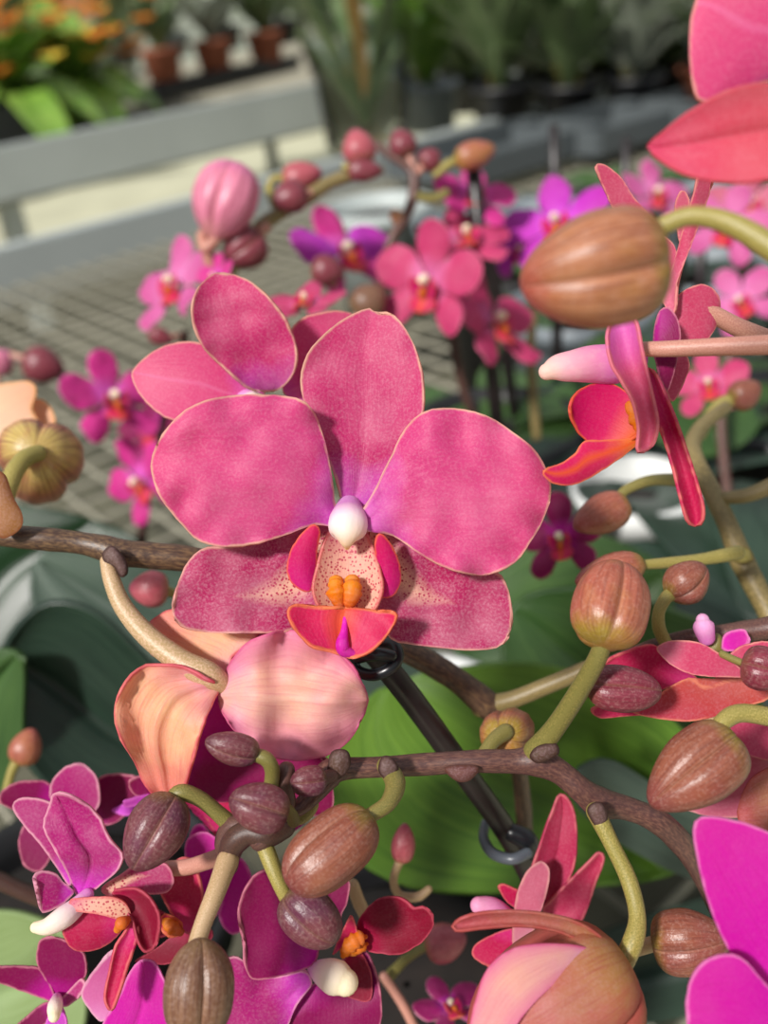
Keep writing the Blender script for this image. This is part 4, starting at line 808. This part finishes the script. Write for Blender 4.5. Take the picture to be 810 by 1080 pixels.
def stake(label, px, py, h, lean=0, mat=STAKE):
    q = G(px, py, ZB+.0); o = empty('plant_stake', q, label, 'stake')
    V = []; 
    tube('rod', [(0, 0, 0, .0035), (lean*.5, 0, h*.5, .0035), (lean, 0, h, .003)], mat, o, step=2, ns=8, mapf=lambda x, y, z: q+Vector((x, y, z)), scale_px=False, cap=False)
for i, (px, py, h, ln, lb) in enumerate([(548, 700, .26, -.01, 'dark upright stake behind the right edge of the large flower'), (560, 560, .22, -.02, 'dark upright stake left of the white pot'),
     (590, 520, .24, .0, 'thin dark stake directly beside the white pot'), (735, 590, .2, -.01, 'dark stake before the grey pots at right'), (690, 560, .2, .01, 'dark stake just right of the white pot'), (640, 480, .22, .01, 'dark stake behind the side-view flower'), (800, 480, .25, 0, 'dark stake at the right edge in the blurred group'), (760, 440, .25, .02, 'dark stake beyond the brown-pink bud')]):
    stake(lb, px, py, h, ln)
# leafy backs of other orchids on the near bench
def rosette(label, c, mat, n, L, wd, up, seed, name='orchid_plant', parent=None, droop=.5, ofs=0.):
    root = parent or empty(name, c, label, 'plant'); rr = random.Random(seed)
    for k in range(n):
        a0 = 2*PI*k/n+rr.uniform(-.3, .3); l = L*rr.uniform(.75, 1.1); e = up*rr.uniform(.8, 1.2)
        d = Vector((math.cos(a0), math.sin(a0), 0)); sd = Vector((-d.y, d.x, 0))
        def mp(x, y, z, d=d, sd=sd, e=e, l=l): return Vector(c)+Vector((0, 0, ofs))+d*(y*l*(1-.25*e))+sd*(x*wd)+Vector((0, 0, l*(e*y-droop*y*y)+z*wd+abs(x)*wd*.25))
        sheet('leaf', [(0, 0), (-.3, .2), (-.5, .5), (-.42, .8), (0, 1), (.42, .8), (.5, .5), (.3, .2)], mat, root, db=0, dt=0, unit=.01, jag=0, nu=12, ws=WL, mapf=mp, tip=4, thick=.001)
    return root
for i, (px, py, lb) in enumerate([(672, 482, 'orchid leaves in the white pot of the middle distance'), (520, 420, 'leafy orchid plant behind the rose flower group'), (690, 390, 'leafy orchid plant beyond the side-view flower'), (835, 400, 'leafy orchid plant at the far right edge'), (560, 205, 'leafy orchid plant in the grey pot at the bench edge, left'), (650, 190, 'leafy orchid plant in the black pot at the bench edge'), (735, 185, 'leafy orchid plant in the grey pot at the bench edge, right'), (610, 300, 'leafy orchid plant in the grey pot behind the purple flower'), (740, 260, 'leafy orchid plant in the grey pot behind the top right flower'), (530, 262, 'leafy orchid plant in the black pot beyond the purple flower'), (800, 610, 'orchid leaves in the grey pot at the right edge')]):
    q = G(px, py, ZB+.1); rosette(lb, Vector((q.x, q.y, ZB+.075)), LM if i % 2 else LD, 5, .12, .05, .5, i, ofs=.0)
# far bench plants
GL1 = leaf_mat('bright_far_leaf', (92, 138, 44), (146, 178, 80)); GL2 = leaf_mat('dull_far_leaf', (80, 104, 60), (126, 142, 100)); GL3 = leaf_mat('silver_far_leaf', (136, 146, 128), (176, 180, 164))
ORG = plain('orange_bloom', (236, 150, 60), .6, trans=.3); YEL = plain('yellow_bloom', (232, 200, 70), .6, trans=.3)
RODT = plain('bamboo', (176, 130, 70), .6)
def potted(label, base, r_, h, pm, lm_, n, L, wd, up, seed, bloom=None, nb_=0, droop=.5, tiers=1, stems=0):
    root = empty('potted_plant', base, label, 'potted plant'); pot(None, base, r_, h, pm, parent=root)
    for t in range(tiers): rosette(None, base, lm_, n, L*(1-.2*t), wd, up+.35*t, seed+t*10, parent=root, droop=droop+(.45 if bloom and t == 0 else 0), ofs=h*.85)
    rr = random.Random(seed)
    for k in range(stems):
        a0 = rr.uniform(0, 2*PI); q = [(r_*.3*math.cos(a0), r_*.3*math.sin(a0), h*.8, .004), (r_*.8*math.cos(a0), r_*.8*math.sin(a0), h*.8+L*.8, .003), (r_*1.5*math.cos(a0), r_*1.5*math.sin(a0), h*.8+L*1.6, .002)]
        tube('stem', q, PEDG, root, ns=6, step=3, mapf=lambda x, y, z: base+Vector((x, y, z)), scale_px=False, cap=False)
    for k in range(nb_):
        c = base+Vector((rr.uniform(-1, 1)*L*.7, rr.uniform(-1, 1)*L*.5, h+L*rr.uniform(.15, .75)))
        V = []; F = []; rb = .034*rr.uniform(.8, 1.3)
        for p in range(5):
            a0 = 2*PI*p/5+rr.random(); d = Vector((math.cos(a0), math.sin(a0)*.7, .35)).normalized(); sd = d.cross(Vector((0, 0, 1))).normalized(); i = len(V)
            V += [c, c+d*rb*.6+sd*rb*.5, c+d*rb*1.3, c+d*rb*.6-sd*rb*.5, c+d*rb*.6+Vector((0, 0, rb*.3))]; F += [(i, i+1, i+4), (i+1, i+2, i+4), (i+2, i+3, i+4), (i+3, i, i+4)]
        mesh_obj('bloom', V, F, bloom if k % 4 else YEL, root)
    return root
def F0(px, py): q = G(px, py, ZB); return Vector((q.x, q.y, ZB-.01))
far = [
 # label, px, py, r, h, potmat, leafmat, n, L, w, up, bloom, nb, tiers
 ('leafy plant with orange blooms in the top left corner', 14, 150, .10, .12, GRY, GL1, 12, .40, .12, .6, ORG, 40, 3),
 ('second orange-flowered leafy plant from the top left corner', 92, 128, .09, .12, GRY, GL1, 11, .36, .11, .6, ORG, 30, 3),
 ('green leafy plant with orange blooms left of the terracotta pots', 50, 92, .10, .12, GRY, GL2, 12, .46, .12, .8, ORG, 44, 3),
 ('plant in a terracotta pot, leftmost of the terracotta row', 175, 84, .085, .13, TER, GL2, 10, .26, .05, 1.1, None, 0, 3),
 ('plant in a terracotta pot, middle of the terracotta row', 228, 74, .085, .13, TER, GL3, 10, .24, .05, 1.2, None, 0, 3),
 ('plant in a terracotta pot, rightmost of the terracotta row', 282, 64, .085, .13, TER, GL2, 10, .26, .05, 1.1, None, 0, 3),
 ('strappy green plant right of the glass cylinder', 455, 132, .07, .10, GRY, GL1, 14, .34, .03, 1.2, None, 0, 3),
 ('strappy plant in a dark pot, centre of the far bench', 530, 138, .065, .10, BLK, GL2, 14, .30, .035, 1.2, None, 0, 3),
 ('plant in a black pot left of the top right flower', 600, 132, .06, .09, BLK, GL2, 14, .26, .04, 1.1, None, 0, 3),
 ('plant in a black pot just beside the top right flower', 668, 124, .06, .09, BLK, GL3, 14, .26, .035, 1.1, None, 0, 3),
 ('plant in a brown pot behind the top right flower', 745, 112, .06, .09, TER, GL2, 14, .24, .04, 1.1, None, 0, 3),
 ('strappy plant in the second row right of the glass cylinder', 490, 92, .08, .12, BLK, GL1, 14, .38, .035, 1.3, None, 0, 3),
 ('dusky plant in the second row of the far bench, centre', 575, 88, .08, .12, BLK, GL2, 14, .36, .04, 1.3, None, 0, 3),
 ('pale-leaved plant in the second row of the far bench, right', 650, 78, .08, .12, GRY, GL3, 14, .34, .035, 1.3, None, 0, 3),
 ('dusky plant in the second row behind the top right flower', 730, 70, .08, .12, BLK, GL2, 14, .34, .04, 1.3, None, 0, 3),
 ('low sprawling plant between the two back rows, left end', 425, 106, .07, .07, BLK, GL2, 16, .24, .05, .7, None, 0, 3),
 ('low sprawling plant between the two back rows, second from left', 500, 112, .07, .07, BLK, GL2, 16, .24, .05, .7, None, 0, 3),
 ('low sprawling plant between the two back rows, middle', 565, 108, .07, .07, BLK, GL3, 16, .24, .05, .7, None, 0, 3),
 ('low sprawling plant between the two back rows, second from right', 635, 102, .07, .07, BLK, GL2, 16, .24, .05, .7, None, 0, 3),
 ('low sprawling plant between the two back rows, right end', 700, 98, .07, .07, BLK, GL2, 16, .24, .05, .7, None, 0, 3),
 ('dim leafy plant behind the terracotta row, leftmost', 130, 66, .10, .12, BLK, GL2, 14, .5, .09, 1.2, None, 0, 3),
 ('silvery leafy plant behind the terracotta row, second from left', 185, 58, .10, .12, GRY, GL3, 14, .45, .07, 1.2, None, 0, 3),
 ('dim leafy plant behind the terracotta row, second from right', 240, 50, .10, .12, BLK, GL2, 14, .5, .09, 1.2, None, 0, 3),
 ('dim leafy plant behind the terracotta row, rightmost', 300, 44, .10, .12, BLK, GL2, 14, .5, .09, 1.2, None, 0, 3),
 ('leafy plant in the second row left of the glass cylinder', 345, 76, .08, .12, BLK, GL2, 14, .34, .04, 1.3, None, 0, 3),
 ('silvery plant in the second row behind the glass cylinder', 415, 84, .08, .12, GRY, GL3, 14, .36, .03, 1.3, None, 0, 3),
]
for i, (lb, px, py, r_, h, pm, lm_, n, L, wd, up, bl, nb_, ti) in enumerate(far):
    potted(lb, F0(px, py), r_, h, pm, lm_, n, L, wd, up, i+3, bl, nb_, .45, ti, 3 if bl is None else 0)
# tray under the terracotta pots
q0 = F0(150, 108); q1 = F0(300, 72); dd = (q1-q0); tr = empty('pot_tray', (q0+q1)/2, 'long black tray in front of the terracotta pots', 'tray')
am = Matrix.Rotation(math.atan2(dd.y, dd.x), 3, 'Z'); box('tray_base', (q0+q1)/2+Vector((0, 0, .02)), dd.length, .16, .01, BLK, tr, am)
nn = Vector((-dd.y, dd.x, 0)).normalized()
for s in (-1, 1): box('tray_side', (q0+q1)/2+nn*.08*s+Vector((0, 0, .03)), dd.length, .008, .04, BLK, tr, am)
# glass cylinder with a plant and a wooden stick
gm = NT('clear_glass'); bs = gm.n('ShaderNodeBsdfPrincipled'); bs.inputs['Base Color'].default_value = (.93, .97, .95, 1); bs.inputs['Roughness'].default_value = .05; bs.inputs['Transmission Weight'].default_value = 1.; bs.inputs['IOR'].default_value = 1.2
oo = gm.n('ShaderNodeOutputMaterial'); gm.l(bs.outputs[0], oo.inputs[0]); GLASS = gm.m
vb = F0(388, 150); print('vase', (vb-CAM).dot(FW))
vs = empty('glass_cylinder', vb, 'tall clear glass cylinder holding strappy leaves, top centre', 'vase')
lathe('glass_wall', [(.085, .0), (.088, .01), (.105, .30), (.105, .32), (.101, .32), (.101, .30), (.084, .014), (.0, .012)], vb, GLASS, vs)
rosette(None, vb, GL2, 10, .30, .03, 1.6, 44, parent=vs, droop=.4, ofs=.02)
st = empty('wooden_stick', F0(384, 132)+Vector((0, 0, .02)), 'flat wooden label stick standing in the glass cylinder', 'stick')
box('blade', F0(384, 132)+Vector((0, 0, .15)), .06, .006, .26, RODT, st, RZ, bevel=.001)
# further row of plants on the floor-level bench behind
for i in range(9):
    c = along(mid, -4.5+i*1.5, t2+4.3+(i % 2)*.8, 0)
    potted('large dim leafy plant standing on the floor behind the far bench, ' + ['leftmost', 'second from left', 'third from left', 'fourth from left', 'middle one', 'fourth from right', 'third from right', 'second from right', 'rightmost'][i], c, .2, .3, BLK, [GL2, LM, GL3][i % 3], 16, .95, .16, 1.5, 70+i, None, 0, .5, 3)

# ------------------------------------------------------------------ light
w = bpy.data.worlds.new('sky'); SC.world = w; w.use_nodes = True; nt = w.node_tree; nt.nodes.clear()
g = nt.nodes.new('ShaderNodeTexCoord'); sx = nt.nodes.new('ShaderNodeSeparateXYZ'); nt.links.new(g.outputs['Generated'], sx.inputs[0])
rp = nt.nodes.new('ShaderNodeValToRGB'); nt.links.new(sx.outputs[2], rp.inputs[0])
e = rp.color_ramp.elements; e[0].position = 0; e[0].color = (.10, .11, .10, 1); e[1].position = .35; e[1].color = (.90, .95, 1, 1)
bg = nt.nodes.new('ShaderNodeBackground'); bg.inputs[1].default_value = .55; nt.links.new(rp.outputs[0], bg.inputs[0])
ow = nt.nodes.new('ShaderNodeOutputWorld'); nt.links.new(bg.outputs[0], ow.inputs[0])
sd = bpy.data.lights.new('sun', 'SUN'); sd.energy = 4.9; sd.angle = math.radians(7); sd.color = (1, .96, .91)
so = bpy.data.objects.new('sun', sd); COL.objects.link(so)
S = Vector((-.5, -.6, .72)).normalized(); so.rotation_euler = S.to_track_quat('Z', 'Y').to_euler()
vs_ = SC.view_settings; vs_.view_transform = 'Standard'; vs_.look = 'None'; vs_.gamma = 1; vs_.use_curve_mapping = False; vs_.exposure = .0
